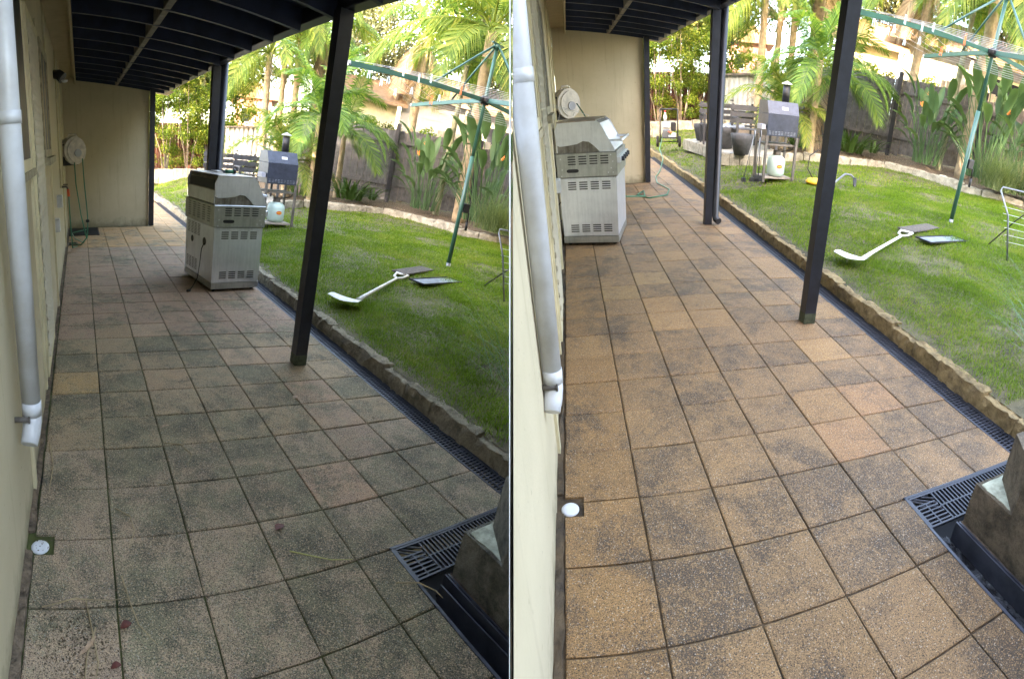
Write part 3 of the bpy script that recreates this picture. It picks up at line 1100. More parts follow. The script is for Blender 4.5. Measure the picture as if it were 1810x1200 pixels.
def fence(k):
    t = thing('paling_fence', ('grey timber paling fence behind the garden bed of the mossy yard, sunlit in patches', 'dark grey timber paling fence behind the garden bed of the clean-paved yard')[k], 'fence', k)
    u = (FB - FA).normalized()
    L = (FB - FA).length
    ang = math.atan2(u.y, u.x)
    r_ = random.Random(3)
    meshes = []
    for i in range(4):
        w = .094
        h = 1.74
        v = [(0, 0, 0), (w, 0, 0), (w, 0, h), (w * .5, 0, h + r_.uniform(-.012, .012)), (0, 0, h + r_.uniform(-.02, .02))]
        v += [(a, .016, c) for a, b, c in v]
        f = [(0, 1, 2, 3, 4), (9, 8, 7, 6, 5)] + [(j, j + 5, (j + 1) % 5 + 5, (j + 1) % 5) for j in range(5)]
        me = MB().add(v, f).mesh('paling')
        me.materials.append(M['fence'])
        meshes.append(me)
    n = int(L / .099)
    for i in range(n):
        p = FA + u * (i * .099)
        sag = .02 * math.sin(i * .13) + (.05 if 28 < i < 47 else 0)
        q = Vector((p.x, p.y, bed_z(p.x, p.y) - .05 + sag + r_.uniform(-.012, .012)))
        off = Vector((-u.y, u.x, 0)) * ((i % 2) * .007)
        put('paling', meshes[r_.randrange(4)], None, t, loc=q + off, rz=ang + R(r_.uniform(-1.2, 1.2)))
    for h in (.38, 1.42):
        for s in range(3):
            a, b = FA + u * (s * L / 3 + .02), FA + u * ((s + 1) * L / 3 - .02)
            nrm = Vector((-u.y, u.x, 0))
            P = []
            for pt in (a, b):
                z = bed_z(pt.x, pt.y) + h
                for o_, dz in ((-.045, -.035), (-.005, -.035), (-.005, .035), (-.045, .035)):
                    P.append(pt + nrm * o_ + Vector((0, 0, z + dz - 0)))
            put('rail', MB().add(P, [(0, 1, 2, 3), (7, 6, 5, 4), (0, 4, 5, 1), (1, 5, 6, 2), (2, 6, 7, 3), (3, 7, 4, 0)]), 'fence', t)
    for d in (.3, 2.62, 4.75, 6.9, 9.0):
        p = FA + u * d
        z = bed_z(p.x, p.y)
        nrm = Vector((-u.y, u.x, 0))
        c = p - nrm * .095
        put('post', MB().box(-.05, .05, -.045, .045, -.1, 1.85), 'navy', t, loc=(c.x, c.y, z), rz=ang)
    # raw, higher palings of a second fence behind
    t2 = thing('raw_timber_fence', 'taller sunlit raw timber fence standing behind the dark fence of the ' + NAME[k], 'fence', k)
    me = MB().box(0, .13, 0, .02, 0, 1.0).mesh('paling')
    me.materials.append(M['fence_raw'])
    for i in range(30):
        p = Vector((9.6, 10.8, 0)) + u * i * .14
        put('paling', me, None, t2, loc=(p.x, p.y, 1.72 + .02 * math.sin(i * 2.1)), rz=ang)
    p = Vector((9.6, 10.8, 0)) - Vector((-u.y, u.x, 0)) * .04
    put('rail', MB().box(0, 4.2, -.02, .02, .72, .80), 'fence_raw', t2, loc=(p.x, p.y, 1.72), rz=ang)

    # red-brown back fence behind the hedge
    t3 = thing('back_fence', 'red-brown board fence behind the tall shrubs of the ' + NAME[k], 'fence', k)
    mb = MB()
    for i in range(64):
        mb.box(1.0 + i * .098, 1.09 + i * .098, 17.55 + (i % 2) * .01, 17.58 + (i % 2) * .01, .3, 2.1)
    o = put('fence_boards', mb, 'backfence', t3, kind='stuff')
    put('rail', MB().box(1, 7.2, 17.5, 17.545, 1.85, 1.93), 'backfence', t3)

    # low stone wall under the shrubs
    t4 = thing('low_stone_wall', 'low stone edging wall below the tall shrubs at the far end of the ' + NAME[k], 'stone wall', k)
    x = 1.7
    i = 0
    while x < 5.2:
        w = r_.uniform(.28, .55)
        put('wall_stone', MB().rock(0, w - .012, 15.62, 15.85, .2, lawn(x, 15.6) + .27, .015, 4, 2, 2, seed=i), 'bedstone', t4, loc=(x, r_.uniform(-.03, .03), 0))
        x += w
        i += 1
    put('soil_bank', MB().box(1.6, 5.3, 15.8, 17.5, .2, .60), 'mulch', t4)


def shed(k):
    t = thing('garden_shed', 'white corrugated steel shed with vines behind the benches in the ' + NAME[k], 'shed', k, (5.05, 16.1, .45), R(-17))
    n = 56
    P, F = [], []
    for i in range(n + 1):
        x = 2.15 * i / n
        y = .018 * math.sin(i * math.pi / 2 * 1.0) if True else 0
        for z in (0, 1.58 + .16 * i / n):
            P.append((x, y, z))
    F = [(2 * i, 2 * i + 2, 2 * i + 3, 2 * i + 1) for i in range(n)]
    put('front_wall', MB().add(P, F), 'shed', t)
    put('side_wall', MB().box(0, .03, .03, 1.8, 0, 1.57), 'shed', t)
    put('side_wall', MB().box(2.13, 2.16, .03, 1.8, 0, 1.72), 'shed', t)
    rf = MB().add([(-.08, -.12, 1.60), (2.25, -.12, 1.77), (2.25, 1.9, 1.85), (-.08, 1.9, 1.68)], [(0, 1, 2, 3)])
    rf.add([(-.08, -.12, 1.60), (2.25, -.12, 1.77), (2.25, -.12, 1.72), (-.08, -.12, 1.55)], [(3, 2, 1, 0)])
    put('roof', rf, 'rust', t)
    put('door_edge', MB().box(.86, .90, -.035, -.02, .0, 1.62), 'white', t)
    put('door_handle', MB().box(.36, .48, -.05, -.02, .85, .88), 'black', t)
    # vine stems across the right half
    r_ = random.Random(2)
    mb = MB()
    for i in range(26):
        x, z = r_.uniform(.9, 2.2), r_.uniform(.7, 1.7)
        pts = [(x, -.05, z)]
        for j in range(4):
            x += r_.uniform(-.18, .18)
            z -= r_.uniform(.02, .22)
            pts.append((x, -.05 - .02 * r_.random(), z))
        mb.tube(pts, .007, 4, False)
    put('vine_stems', mb, 'twig', t, kind='stuff')


def far_buildings(k):
    b = thing('brick_house', 'pink brick house glimpsed between trees beyond the shed, ' + NAME[k], 'house', k, (8.7, 27.6, 0), R(-18))
    put('wall', MB().box(0, 2.0, 0, 4, 0, 4.0), 'brick', b)
    w = put('window', MB().box(.3, .9, -.03, 0, 2.7, 3.5), 'trim', b)
    put('pane', MB().box(.36, .84, -.04, -.031, 2.76, 3.44), 'glass', w)
    put('roof', MB().prism([(-.4, 3.95), (2.4, 3.95), (1.0, 4.9)], -.3, 4.2, 'y'), 'house_roof', b)
    h = thing('white_house', 'white weatherboard house with tan roof behind the fence, ' + NAME[k], 'house', k, (11.3, 15.4, 0), R(-40))
    for i in range(22):
        put('weatherboard', MB().box(0, 6.5, -.012 - .004 * (i % 2), 0, 1.0 + i * .14, 1.128 + i * .14), 'house_white', h)
    put('wall', MB().box(0, 6.5, 0, 4, .4, 4.1), 'house_white', h)
    w = put('window', MB().box(3.2, 4.4, -.05, -.02, 2.6, 3.7), 'trim', h)
    put('pane', MB().box(3.28, 4.32, -.06, -.051, 2.68, 3.62), 'glass', w)
    put('roof', MB().add([(-.5, -.5, 4.05), (7, -.5, 4.05), (7, 2, 5.2), (-.5, 2, 5.2), (-.5, -.5, 3.97), (7, -.5, 3.97)], [(0, 1, 2, 3), (4, 5, 1, 0)]), 'house_roof', h)
    o = thing('tiled_roof_house', 'tan tiled roof glimpsed left of the dead palm fronds, ' + NAME[k], 'house', k, (9.2, 16.4, 0), R(-25))
    put('wall', MB().box(0, 2.2, 0, 3, .4, 3.7), 'trim', o)
    put('roof', MB().add([(-.3, -.4, 3.65), (2.5, -.4, 3.65), (2.3, 1.3, 4.5), (.2, 1.3, 4.5), (-.3, -.4, 3.55), (2.5, -.4, 3.55)], [(0, 1, 2, 3), (4, 5, 1, 0)]), 'house_roof', o)


# ------------------------------------------------------------------ garden beds
def beds(k):
    t = thing('garden_bed', 'mulched garden bed edged with pale sandstone under the palms of the ' + NAME[k], 'garden bed', k)
    poly = [(4.35, 8.65), (4.95, 8.98), (5.9, 8.62), (6.75, 8.55), (7.12, 7.95), (7.28, 7.3), (7.45, 6.7), (8.1, 6.05), (9.4, 5.4), (13.2, 4.8), (12.9, 5.5), (6.2, 12.1), (5.2, 16.8), (4.6, 16.8), (4.6, 12.2)]
    bm = bmesh.new()
    vs_ = [bm.verts.new((x, y, 0)) for x, y in poly]
    bm.faces.new(vs_)
    bmesh.ops.triangulate(bm, faces=bm.faces[:])
    for _ in range(4):
        bmesh.ops.subdivide_edges(bm, edges=[e for e in bm.edges if e.calc_length() > .25], cuts=1)
        bmesh.ops.triangulate(bm, faces=bm.faces[:])
    r_ = random.Random(8)
    for v in bm.verts:
        v.co.z = lawn(v.co.x, v.co.y) + .10 + r_.uniform(-.015, .03) + .03 * math.sin(v.co.x * 3) * math.sin(v.co.y * 2.6)
    me = D.meshes.new('soil')
    bm.to_mesh(me)
    bm.free()
    o = put('soil', me, 'mulch', t)
    cut(o, k)
    i = 0
    for a, b in zip(BED[:-1], BED[1:]):
        a, b = Vector(a), Vector(b)
        L = (b - a).length
        n = max(1, round(L / .5))
        ang = math.atan2((b - a).y, (b - a).x)
        for j in range(n):
            p = a + (b - a) * (j / n)
            w = L / n
            if not side_ok(k, np.array([[p.x, p.y, 0.5]]))[0]:
                continue
            z = lawn(p.x, p.y)
            put('edge_stone', MB().rock(0, w - .012, -.02, .17, -.08, .155 + r_.uniform(-.02, .02), .016, 6, 3, 3, seed=i), 'bedstone', t, loc=(p.x, p.y, z), rz=ang + R(r_.uniform(-2, 2)))
            i += 1
    # gravel seating platform with its own block edging
    g = thing('gravel_terrace', 'raised grey gravel terrace with block edging under the benches of the ' + NAME[k], 'terrace', k)
    pl = [(2.88, 11.4), (3.04, 10.1), (3.06, 8.8), (3.69, 8.2), (4.35, 8.65), (4.62, 12.2)]
    pts = [(x, y, lawn(x, y) + .145) for x, y in pl]
    put('gravel', MB().add(pts, [tuple(range(len(pts)))]), 'gravel', g)
    for a, b in zip(PLANTER[:-1], PLANTER[1:]):
        a, b = Vector(a), Vector(b)
        L = (b - a).length
        n = max(1, round(L / .22))
        ang = math.atan2((b - a).y, (b - a).x)
        for j in range(n):
            p = a + (b - a) * (j / n)
            put('edge_block', MB().rock(0, L / n - .012, -.02, .15, -.06, .165, .006, 2, 2, 2, seed=j), 'bedstone', g, loc=(p.x, p.y, lawn(p.x, p.y)), rz=ang)
    # pebbles and chips on the mulch: joined litter
    V, F = leaf_cloud(np.random.default_rng(3), [((7.4, 9.4, .72), (1.9, 1.8, .03))], 1500, .035, .5, flat=True)
    V[:, 2] = lawn(V[:, 0], V[:, 1]) + .14 + (V[:, 2] - V[:, 2].mean()) * .3
    o = tag(put('leaf_litter', raw_mesh('leaf_litter', V, F), 'dead', k=k), 'scattered dry leaves and chips on the garden bed of the ' + NAME[k], 'leaf litter', kind='stuff')


def leaf_cloud(r_, blobs, n, size, aspect=.45, flat=False, droop=0.):
    """n leaf-sized diamonds spread through ellipsoid blobs"""
    w = np.array([b[1][0] * b[1][1] * max(b[1][2], .2) for b in blobs]) ** .7
    idx = r_.choice(len(blobs), n, p=w / w.sum())
    C = np.array([b[0] for b in blobs])[idx]
    Rr = np.array([b[1] for b in blobs])[idx]
    d = r_.normal(size=(n, 3))
    d /= np.linalg.norm(d, axis=1)[:, None]
    P = C + d * Rr * (r_.random(n) ** .45)[:, None]
    a = r_.normal(size=(n, 3))
    if flat:
        a[:, 2] *= .15
    a[:, 2] -= droop
    a /= np.linalg.norm(a, axis=1)[:, None]
    b = np.cross(a, r_.normal(size=(n, 3)) if not flat else np.array([[0, 0, 1.]]) + .3 * r_.normal(size=(n, 3)))
    b /= np.linalg.norm(b, axis=1)[:, None]
    s = (size * r_.uniform(.55, 1.3, n))[:, None]
    V = np.stack([P - a * s * .5, P + b * s * aspect * .5, P + a * s * .5, P - b * s * aspect * .5], 1).reshape(-1, 3)
    F = np.arange(n * 4).reshape(-1, 4)
    return V, F


def drop_beyond(k, V, F, base=(0, 0, 0)):
    ok = side_ok(k, V + np.array(base))
    keep = ok[F].all(axis=1)
    return V, F[keep]


def tree(k, name, label, cat, base, trunk_h, crown, n, size, mat, bark='bark', lean=(0, 0), tr=.12, group=None, branches=5, aspect=.45, droop=0., seed=0):
    """trunk with limbs, crown as a clumpy leaf cloud; crown = (cx,cy,cz, rx,ry,rz) relative to the base"""
    t = thing(name, label, cat, k, base, group=group)
    rr = random.Random(seed)
    top = (lean[0], lean[1], trunk_h)
    mb = MB().tube([(0, 0, -.2), (lean[0] * .3 + rr.uniform(-.05, .05), lean[1] * .3, trunk_h * .4), top], [tr, tr * .8, tr * .55], 8)
    cx, cy, cz, rx, ry, rz = crown
    blobs = []
    for i in range(branches * 5):
        a, e = rr.uniform(0, 6.28), rr.uniform(-1, 1)
        q = (cx + rx * .72 * math.cos(a) * math.sqrt(1 - e * e), cy + ry * .72 * math.sin(a) * math.sqrt(1 - e * e), cz + rz * .72 * e)
        s = rr.uniform(.26, .48)
        blobs.append((q, (rx * s, ry * s, rz * s * .8)))
        if i < branches * 2:
            m = tuple((top[j] * .5 + q[j] * .5) + rr.uniform(-.1, .1) * rx for j in range(3))
            mb.tube([top, m, q], [tr * .5, tr * .3, tr * .1], 5, False)
    put('trunk', mb, bark, t)
    V, F = leaf_cloud(np.random.default_rng(seed + 100), blobs, n, size, aspect, droop=droop)
    put('crown', raw_mesh('crown', V, F), mat, t)
    return t


def frond_mesh(L, e0, bend, n=42, ll=.42, w=.03, hang=.35, seed=0, stem=.016, vshape=.25):
    r_ = np.random.default_rng(seed)
    S = 14
    pts = []
    p = np.zeros(3)
    el = e0
    P = [p.copy()]
    Tn = []
    for i in range(S):
        el = e0 - bend * ((i + 1) / S) ** 1.25
        d = np.array([math.cos(el), .04 * math.sin(i * .6 + seed), math.sin(el)])
        Tn.append(d)
        p = p + d * L / S
        P.append(p.copy())
    Tn.append(Tn[-1])
    P, Tn = np.array(P), np.array(Tn)
    mb = MB().tube([tuple(q) for q in P], [stem * (1 - .8 * i / S) for i in range(S + 1)], 5, False)
    V, F = [], []
    base = 0
    for side in (-1, 1):
        for i in range(n):
            s = .14 + .86 * (i + .5 * (side > 0)) / n
            f = s * S
            j = min(int(f), S - 1)
            q = P[j] + (P[j + 1] - P[j]) * (f - j)
            t_ = Tn[j] / np.linalg.norm(Tn[j])
            upv = np.cross(t_, [0, 1, 0])
            upv = -upv if upv[2] < 0 else upv
            ln = ll * (math.sin(math.pi * min(1, (s * .88 + .12))) ** .6 + .12) * r_.uniform(.85, 1.1)
            ang = R(62 - 32 * s)
            d = t_ * math.cos(ang) + np.array([0, side, 0]) * math.sin(ang) + upv * vshape
            d /= np.linalg.norm(d)
            wd = t_ * w * .5
            m_ = q + d * ln * .5 + np.array([0, 0, -hang * ln * .18])
            e_ = q + d * ln * .93 + np.array([0, 0, -hang * ln * r_.uniform(.6, 1.1)])
            V += [q - wd * .6, q + wd * .6, m_ + wd, m_ - wd, e_]
            F += [(base, base + 1, base + 2), (base, base + 2, base + 3), (base + 3, base + 2, base + 4)]
            base += 5
    n0 = len(mb.v)
    mb.v += [tuple(v) for v in V]
    mb.f += [tuple(a + n0 for a in f) for f in F]
    mb.sm += [False] * len(F)
    return mb.mesh('frond')


FR = {}


def fronds(kind, mat, specs, L, **kw):
    if kind not in FR:
        FR[kind] = []
        for i, (e0, bend) in enumerate(specs):
            me = frond_mesh(L * (1 - .06 * (i % 3)), R(e0), R(bend), seed=i + len(kind), **kw)
            me.materials.append(LM[mat])
            FR[kind].append(me)
    return FR[kind]


def palm(k, label, base, h, tr, meshes, count, group=None, lean=(0, 0), bark='palmbark', dead=None, a0=0., order=None, skip=None, rings=True):
    t = thing('palm_tree', label, 'palm', k, base, group=group)
    rr = random.Random(int(h * 100) + count)
    pts, rs = [], []
    S = 22 if rings else 8
    for i in range(S + 1):
        s = i / S
        pts.append((lean[0] * s, lean[1] * s, -.15 + (h + .15) * s))
        rs.append(tr * (1.25 - .35 * s) * (1 + (.05 if i % 2 else -.02)))
    put('trunk', MB().tube(pts, rs, 12), bark, t)
    c = Vector((lean[0], lean[1], h))
    for i in range(count):
        a = a0 + i * 2.399963
        if skip and skip(a % (2 * math.pi)):
            continue
        me = meshes[min(len(meshes) - 1, int(i * len(meshes) / count))]
        o = put('frond', me, None, t, loc=c + Vector((0, 0, -.02 * i / count)), rot=(Matrix.Rotation(a, 3, 'Z') @ Matrix.Rotation(R(rr.uniform(-7, 7)), 3, 'Y') @ Matrix.Rotation(R(rr.uniform(-14, 14)), 3, 'X')))
        s = rr.uniform(.85, 1.1)
        o.scale = (s, s, s)
    if dead:
        for i in range(dead[1]):
            me = dead[0][i % len(dead[0])]
            put('dead_frond', me, None, t, loc=c - Vector((0, 0, .08)), rot=Matrix.Rotation(a0 + .6 + i * 2.1, 3, 'Z') @ Matrix.Rotation(R(rr.uniform(-6, 6)), 3, 'X'))
    return t


def paddle_leaf(h, lean, bl, bw, curl, seed=0):
    """long stalk with one broad, folded blade"""
    r_ = random.Random(seed)
    mb = MB()
    S = 6
    pts = [(lean * h * (i / S) ** 1.6, 0, h * i / S * (1 - .08 * lean)) for i in range(S + 1)]
    mb.tube(pts, [.013 - .001 * i for i in range(S + 1)], 5, False)
    d = Vector(pts[-1]) - Vector(pts[-2])
    el = math.atan2(d.z, d.x)
    p = Vector(pts[-1])
    n = 9
    V, F = [], []
    for i in range(n + 1):
        s = i / n
        w = bw * (math.sin(math.pi * min(1, s * .93 + .035)) ** .75) * .5
        e = el - curl * s ** 1.2
        up = Vector((-math.sin(e), 0, math.cos(e)))
        wig = .008 * math.sin(i * 2.3 + seed)
        V += [p + Vector((0, -w, 0)) + up * (w * .55 + wig), p, p + Vector((0, w, 0)) + up * (w * .55 - wig)]
        p = p + Vector((math.cos(e), 0, math.sin(e))) * bl / n
    for i in range(n):
        F += [(3 * i, 3 * i + 1, 3 * i + 4, 3 * i + 3), (3 * i + 1, 3 * i + 2, 3 * i + 5, 3 * i + 4)]
    return mb.add(V, F, True).mesh('leaf')


def strap_leaf(L, w, e0, bend, seed=0, n=7):
    V, F = [], []
    p = Vector((.02, 0, 0))
    for i in range(n + 1):
        s = i / n
        e = e0 - bend * s ** 1.3
        ww = w * (1 - .75 * s) * (.7 + .6 * math.sin(math.pi * min(.8, s))) * .5 if i < n else .001
        V += [p + Vector((0, -ww, ww * .5)), p, p + Vector((0, ww, ww * .5))]
        p = p + Vector((math.cos(e), 0, math.sin(e))) * L / n
    for i in range(n):
        F += [(3 * i, 3 * i + 1, 3 * i + 4, 3 * i + 3), (3 * i + 1, 3 * i + 2, 3 * i + 5, 3 * i + 4)]
    return MB().add(V, F, True).mesh('leaf')


def clump(k, name, label, cat, base, meshes, n, spread, seed, smin=.8, smax=1.15, part='leaf', rx=1.):
    t = thing(name, label, cat, k, base)
    rr = random.Random(seed)
    for i in range(n):
        a = rr.uniform(0, 6.283)
        d = spread * math.sqrt(rr.random())
        q = Vector((d * math.cos(a) * rx, d * math.sin(a), 0))
        if not side_ok(k, np.array([[base[0] + q.x, base[1] + q.y, base[2] + .4]]))[0]:
            continue
        o = put(part, meshes[rr.randrange(len(meshes))], None, t, loc=q, rot=Matrix.Rotation(a + rr.uniform(-.8, .8), 3, 'Z') @ Matrix.Rotation(R(rr.uniform(-6, 6)), 3, 'X'))
        s = rr.uniform(smin, smax)
        o.scale = (s, s, s)
    return t


def flower(k, label, pos, rz):
    t = thing('orange_flower', label, 'flower', k, pos, rz, group=None)
    mb = MB().tube([(0, 0, -.6), (.02, 0, -.2), (.0, 0, 0)], .007, 6, False)
    put('stalk', mb, LM['strel'], t)
    put('beak', MB().tube([(-.03, 0, 0), (.06, 0, .01), (.16, 0, .02)], [.014, .013, .001], 6), LM['strel'], t)
    rr = random.Random(int(rz * 10))
    for i in range(7):
        a = R(35 + 20 * i)
        e = Vector((math.cos(a) * .12, rr.uniform(-.05, .05), math.sin(a) * .13))
        p = Vector((.02, 0, .01))
        m = p + e * .5
        put('petal', MB().add([p, m + Vector((.012, .012, 0)), p + e, m - Vector((.012, .012, 0))], [(0, 1, 2, 3)]), 'flower', t)


ST = [paddle_leaf(h, l, b, w, c, s) for s, (h, l, b, w, c) in enumerate(((1.0, .25, .50, .16, .7), (1.25, .12, .55, .17, .3), (.8, .5, .46, .14, .9), (1.4, .3, .6, .18, .8), (.55, .7, .42, .13, .9)))]
for m_ in ST:
    m_.materials.append(LM['strel'])
LI = [strap_leaf(.62, .06, R(70), R(95), 1), strap_leaf(.55, .055, R(50), R(80), 2), strap_leaf(.5, .05, R(82), R(60), 3)]
for m_ in LI:
    m_.materials.append(LM['lily'])


def blade_tuft(k, name, label, base, n, L, w, seed, mat='lom', az=None, el=(50, 88), bend=(40, 110), spread=.18):
    r_ = np.random.default_rng(seed)
    S = 6
    V, F = [], []
    for i in range(n):
        a = r_.uniform(0, 2 * np.pi) if az is None else r_.normal(az[0], az[1])
        e0, bd, ln = R(r_.uniform(*el)), R(r_.uniform(*bend)), L * r_.uniform(.6, 1.1)
        p = np.array([r_.normal(0, spread), r_.normal(0, spread), 0.])
        side = np.array([-math.sin(a), math.cos(a), 0]) * w * .5
        b0 = len(V)
        for j in range(S + 1):
            s = j / S
            e = e0 - bd * s ** 1.4
            V += [p - side * (1 - s * .85), p + side * (1 - s * .85)]
            p = p + np.array([math.cos(a) * math.cos(e), math.sin(a) * math.cos(e), math.sin(e)]) * ln / S
        for j in range(S):
            q = b0 + 2 * j
            F.append((q, q + 1, q + 3, q + 2))
    V, F = drop_beyond(k, np.array(V), np.array(F), base)
    o = put(name, raw_mesh(name, V, F), mat, k=k, loc=base)
    return tag(o, label, 'grass plant')


def planting(k):
    Y = NAME[k]
    rr = random.Random(31)
    # shrubs of the hedge, several stems each
    for i, (x, y, r, h) in enumerate(((2.2, 16.6, .8, 3.6), (3.1, 16.3, .8, 3.2), (3.9, 16.5, .75, 3.7), (4.75, 16.6, .75, 3.3))):
        words = ('leftmost', 'second from left', 'third from left', 'rightmost')[i]
        t = thing('tall_shrub', words + ' of the bright leafy shrubs before the red-brown fence, ' + Y, 'shrub', k, (x, y, .55), group='leafy shrubs along the back fence of the ' + Y)
        tips = []
        for s in range(5):
            a = rr.uniform(0, 6.28)
            d = rr.uniform(.25, .6)
            q = (d * math.cos(a) * r / .8, d * math.sin(a) * .6, rr.uniform(1.0, 1.6))
            put('trunk', MB().tube([(q[0] * .15, q[1] * .15, -.15), (q[0] * .45, q[1] * .4, q[2] * .5), q, (q[0] * 1.3, q[1], h * .8)], [.03, .025, .018, .006], 6, False), 'bark', t)
            tips.append(q)
        blobs = []
        for j in range(44):
            z = rr.uniform(.25, h)
            wd = r * (1.05 - .35 * abs(z / h - .5))
            blobs.append(((rr.uniform(-wd, wd), rr.uniform(-.45, .5), z), (rr.uniform(.16, .34), rr.uniform(.15, .3), rr.uniform(.12, .26))))
        V, F = leaf_cloud(np.random.default_rng(i), blobs, 15000, .062, .5)
        put('foliage', raw_mesh('foliage', V, F), 'hedge', t)

    kent = fronds('kentia', 'frond', ((74, 62), (58, 90), (38, 100), (18, 85), (0, 70)), 1.75, ll=.46, w=.034, hang=.45)
    kent_y = fronds('golden', 'frond_y', ((78, 75), (60, 105), (40, 110), (15, 85)), 1.6, ll=.42, w=.032, hang=.5)
    big = fronds('giant', 'frond_y', ((70, 70), (48, 88), (28, 90), (8, 75), (-10, 60)), 2.9, n=60, ll=.66, w=.038, hang=.75, stem=.03)
    drk = fronds('queen', 'frond', ((70, 75), (45, 90), (20, 85), (-5, 70)), 2.5, n=50, ll=.55, w=.034, hang=.8, stem=.025)
    dead = fronds('dead', 'dead', ((-35, 50), (-55, 30), (-48, 38)), 1.7, n=40, ll=.55, w=.03, hang=.9, stem=.02)
    palm(k, 'medium kentia palm with arching fronds behind the navy cabinet smoker, ' + Y, (5.25, 9.35, .55), 1.75, .07, kent, 15, a0=.4, dead=(dead[1:2], 1))
    palm(k, 'low yellow-green palm drooping beside the smoker flue, ' + Y, (4.85, 9.9, .5), .75, .09, kent_y, 13, a0=1.1)
    palm(k, 'slender palm right of the kentia near the dark fence, ' + Y, (6.3, 10.1, .6), 1.55, .06, kent, 10, a0=2.0)
    palm(k, 'tall slim palm with bright fronds standing over the shed, ' + Y, (5.6, 13.9, .5), 3.5, .10, big[:4], 13, a0=.3)
    palm(k, 'tall tan-trunked palm just right of the shed, ' + Y, (6.35, 14.6, .6), 4.1, .085, drk, 11, a0=.9)
    palm(k, 'tall pale-trunked palm between shed and fence, ' + Y, (6.72, 14.4, .6), 4.9, .095, big[1:], 12, a0=1.9)
    palm(k, 'shaggy-trunked palm rising above the fence corner, ' + Y, (7.35, 14.2, .6), 4.4, .17, drk, 13, a0=.2, bark='bark', dead=(dead, 5))
    palm(k, 'big palm with long drooping fronds above the clothes hoist, ' + Y, (8.35, 7.75, .7), 3.95, .13, big, 19, a0=.55, lean=(-.15, .1))
    palm(k, 'thin ring-trunked palm in front of the fence, ' + Y, (8.18, 8.42, .65), 3.3, .062, kent, 9, a0=1.3, bark='palmbark_green')
    palm(k, 'palm hung with brown dead fronds behind the fence, ' + Y, (8.95, 11.2, .7), 4.2, .11, drk, 10, a0=2.6, dead=(dead, 8))
    palm(k, 'dark-fronded palm at the far right above the garden bed, ' + Y, (9.9, 7.4, .8), 4.6, .14, drk, 15, a0=.1, dead=(dead, 4))

    clump(k, 'bird_of_paradise', 'bird of paradise clump left of the thin palm trunk, ' + Y, 'plant', (7.72, 8.35, .70), ST, 46, .34, 5, .72, 1.0)
    clump(k, 'bird_of_paradise', 'large bird of paradise clump behind the clothes hoist pole, ' + Y, 'plant', (8.3, 6.98, .74), ST, 60, .46, 9, 1.0, 1.45)
    clump(k, 'bird_of_paradise', 'bird of paradise clump at the right end of the garden bed, ' + Y, 'plant', (9.1, 6.35, .74), ST, 46, .5, 15, 1.0, 1.45)
    clump(k, 'bird_of_paradise', 'bird of paradise clump in front of the shed, ' + Y, 'plant', (5.6, 11.6, .62), ST, 26, .3, 19, .7, .95)
    clump(k, 'lily_plant', 'dark glossy strap-leaved clump at the foot of the fence, ' + Y, 'plant', (6.3, 9.42, .60), LI, 70, .30, 6, .8, 1.25)
    clump(k, 'lily_plant', 'small strap-leaved clump left of the near fence post, ' + Y, 'plant', (5.1, 9.6, .56), LI, 34, .22, 7, .6, .9)
    clump(k, 'lily_plant', 'sparse yellowing strap-leaved plant below the fence post, ' + Y, 'plant', (7.0, 9.55, .64), LI, 16, .12, 8, .7, 1.0)
    for i, (p, w) in enumerate((((7.18, 8.15, 1.82), 'leftmost orange flower of the clump by the thin palm'), ((7.42, 8.25, 2.05), 'upper orange flower between fence post and thin palm'), ((7.75, 7.35, 2.28), 'orange flower left of the hoist pole'),
                                ((8.15, 6.6, 2.1), 'orange flower right of the hoist pole'))):
        flower(k, w + ', ' + Y, p, rr.uniform(0, 6))
    blade_tuft(k, 'lomandra', 'fine grey-green grass tuft spilling over the bed edging, ' + Y, (8.0, 6.15, .68), 900, 1.0, .009, 3)
    blade_tuft(k, 'lomandra', 'second fine-bladed grass tuft behind the first, ' + Y, (8.75, 5.85, .7), 700, 1.0, .010, 4)
    blade_tuft(k, 'overhanging_grass', 'long thin grass blades reaching over the near lawn from the right, ' + Y, ((3.05, .35, .16) if k == 1 else (3.1, .75, .14)), 60, 1.3, .0060, 6, 'strand', az=(math.atan2(1., .1), .55), el=(20, 55), bend=(25, 70), spread=.12)

    # trees beyond the fences
    gums = ((3.0, 20.5, 3.2, 'gum', 5.2, 2.2), (5.2, 20.0, 3.4, 'far', 4.6, 2.0), (7.4, 18.3, 3.6, 'gum', 5.6, 2.2), (9.8, 18.2, 4.4, 'gum', 6.4, 2.6), (11.9, 17.4, 4.2, 'gum', 6.6, 2.3),
            (13.0, 13.6, 4.4, 'far', 7.0, 2.2), (15.2, 14.4, 4.5, 'gum', 6.6, 2.6), (16.2, 10.0, 4.4, 'far', 6.2, 2.5), (1.0, 20.0, 3.2, 'gum', 5.0, 2.2), (14.2, 7.6, 3.4, 'far', 5.2, 2.1))
    names = ('behind the red-brown fence, left part', 'over the shed roof', 'over the pale palms', 'with grey-green haze of leaves left of the big palm', 'behind the dead-fronded palm',
             'behind the white house wall', 'high above the white house', 'at far right beyond the fence', 'above the end wall corner', 'low at far right behind the fence')
    for i, ((x, y, th, m, cz, r), w) in enumerate(zip(gums, names)):
        tree(k, 'gum_tree', ('wispy tree ' if m == 'gum' else 'dense tree ') + w + ', ' + Y, 'tree', (x, y, .4), th, (0, 0, cz - .4, r, r, 2.5 if m == 'gum' else 2.2), 9000, .20, m, lean=(rr.uniform(-.5, .5), 0), seed=i + 40, aspect=.32 if m == 'gum' else .5, droop=.6 if m == 'gum' else 0, group='trees beyond the fences of the ' + Y)
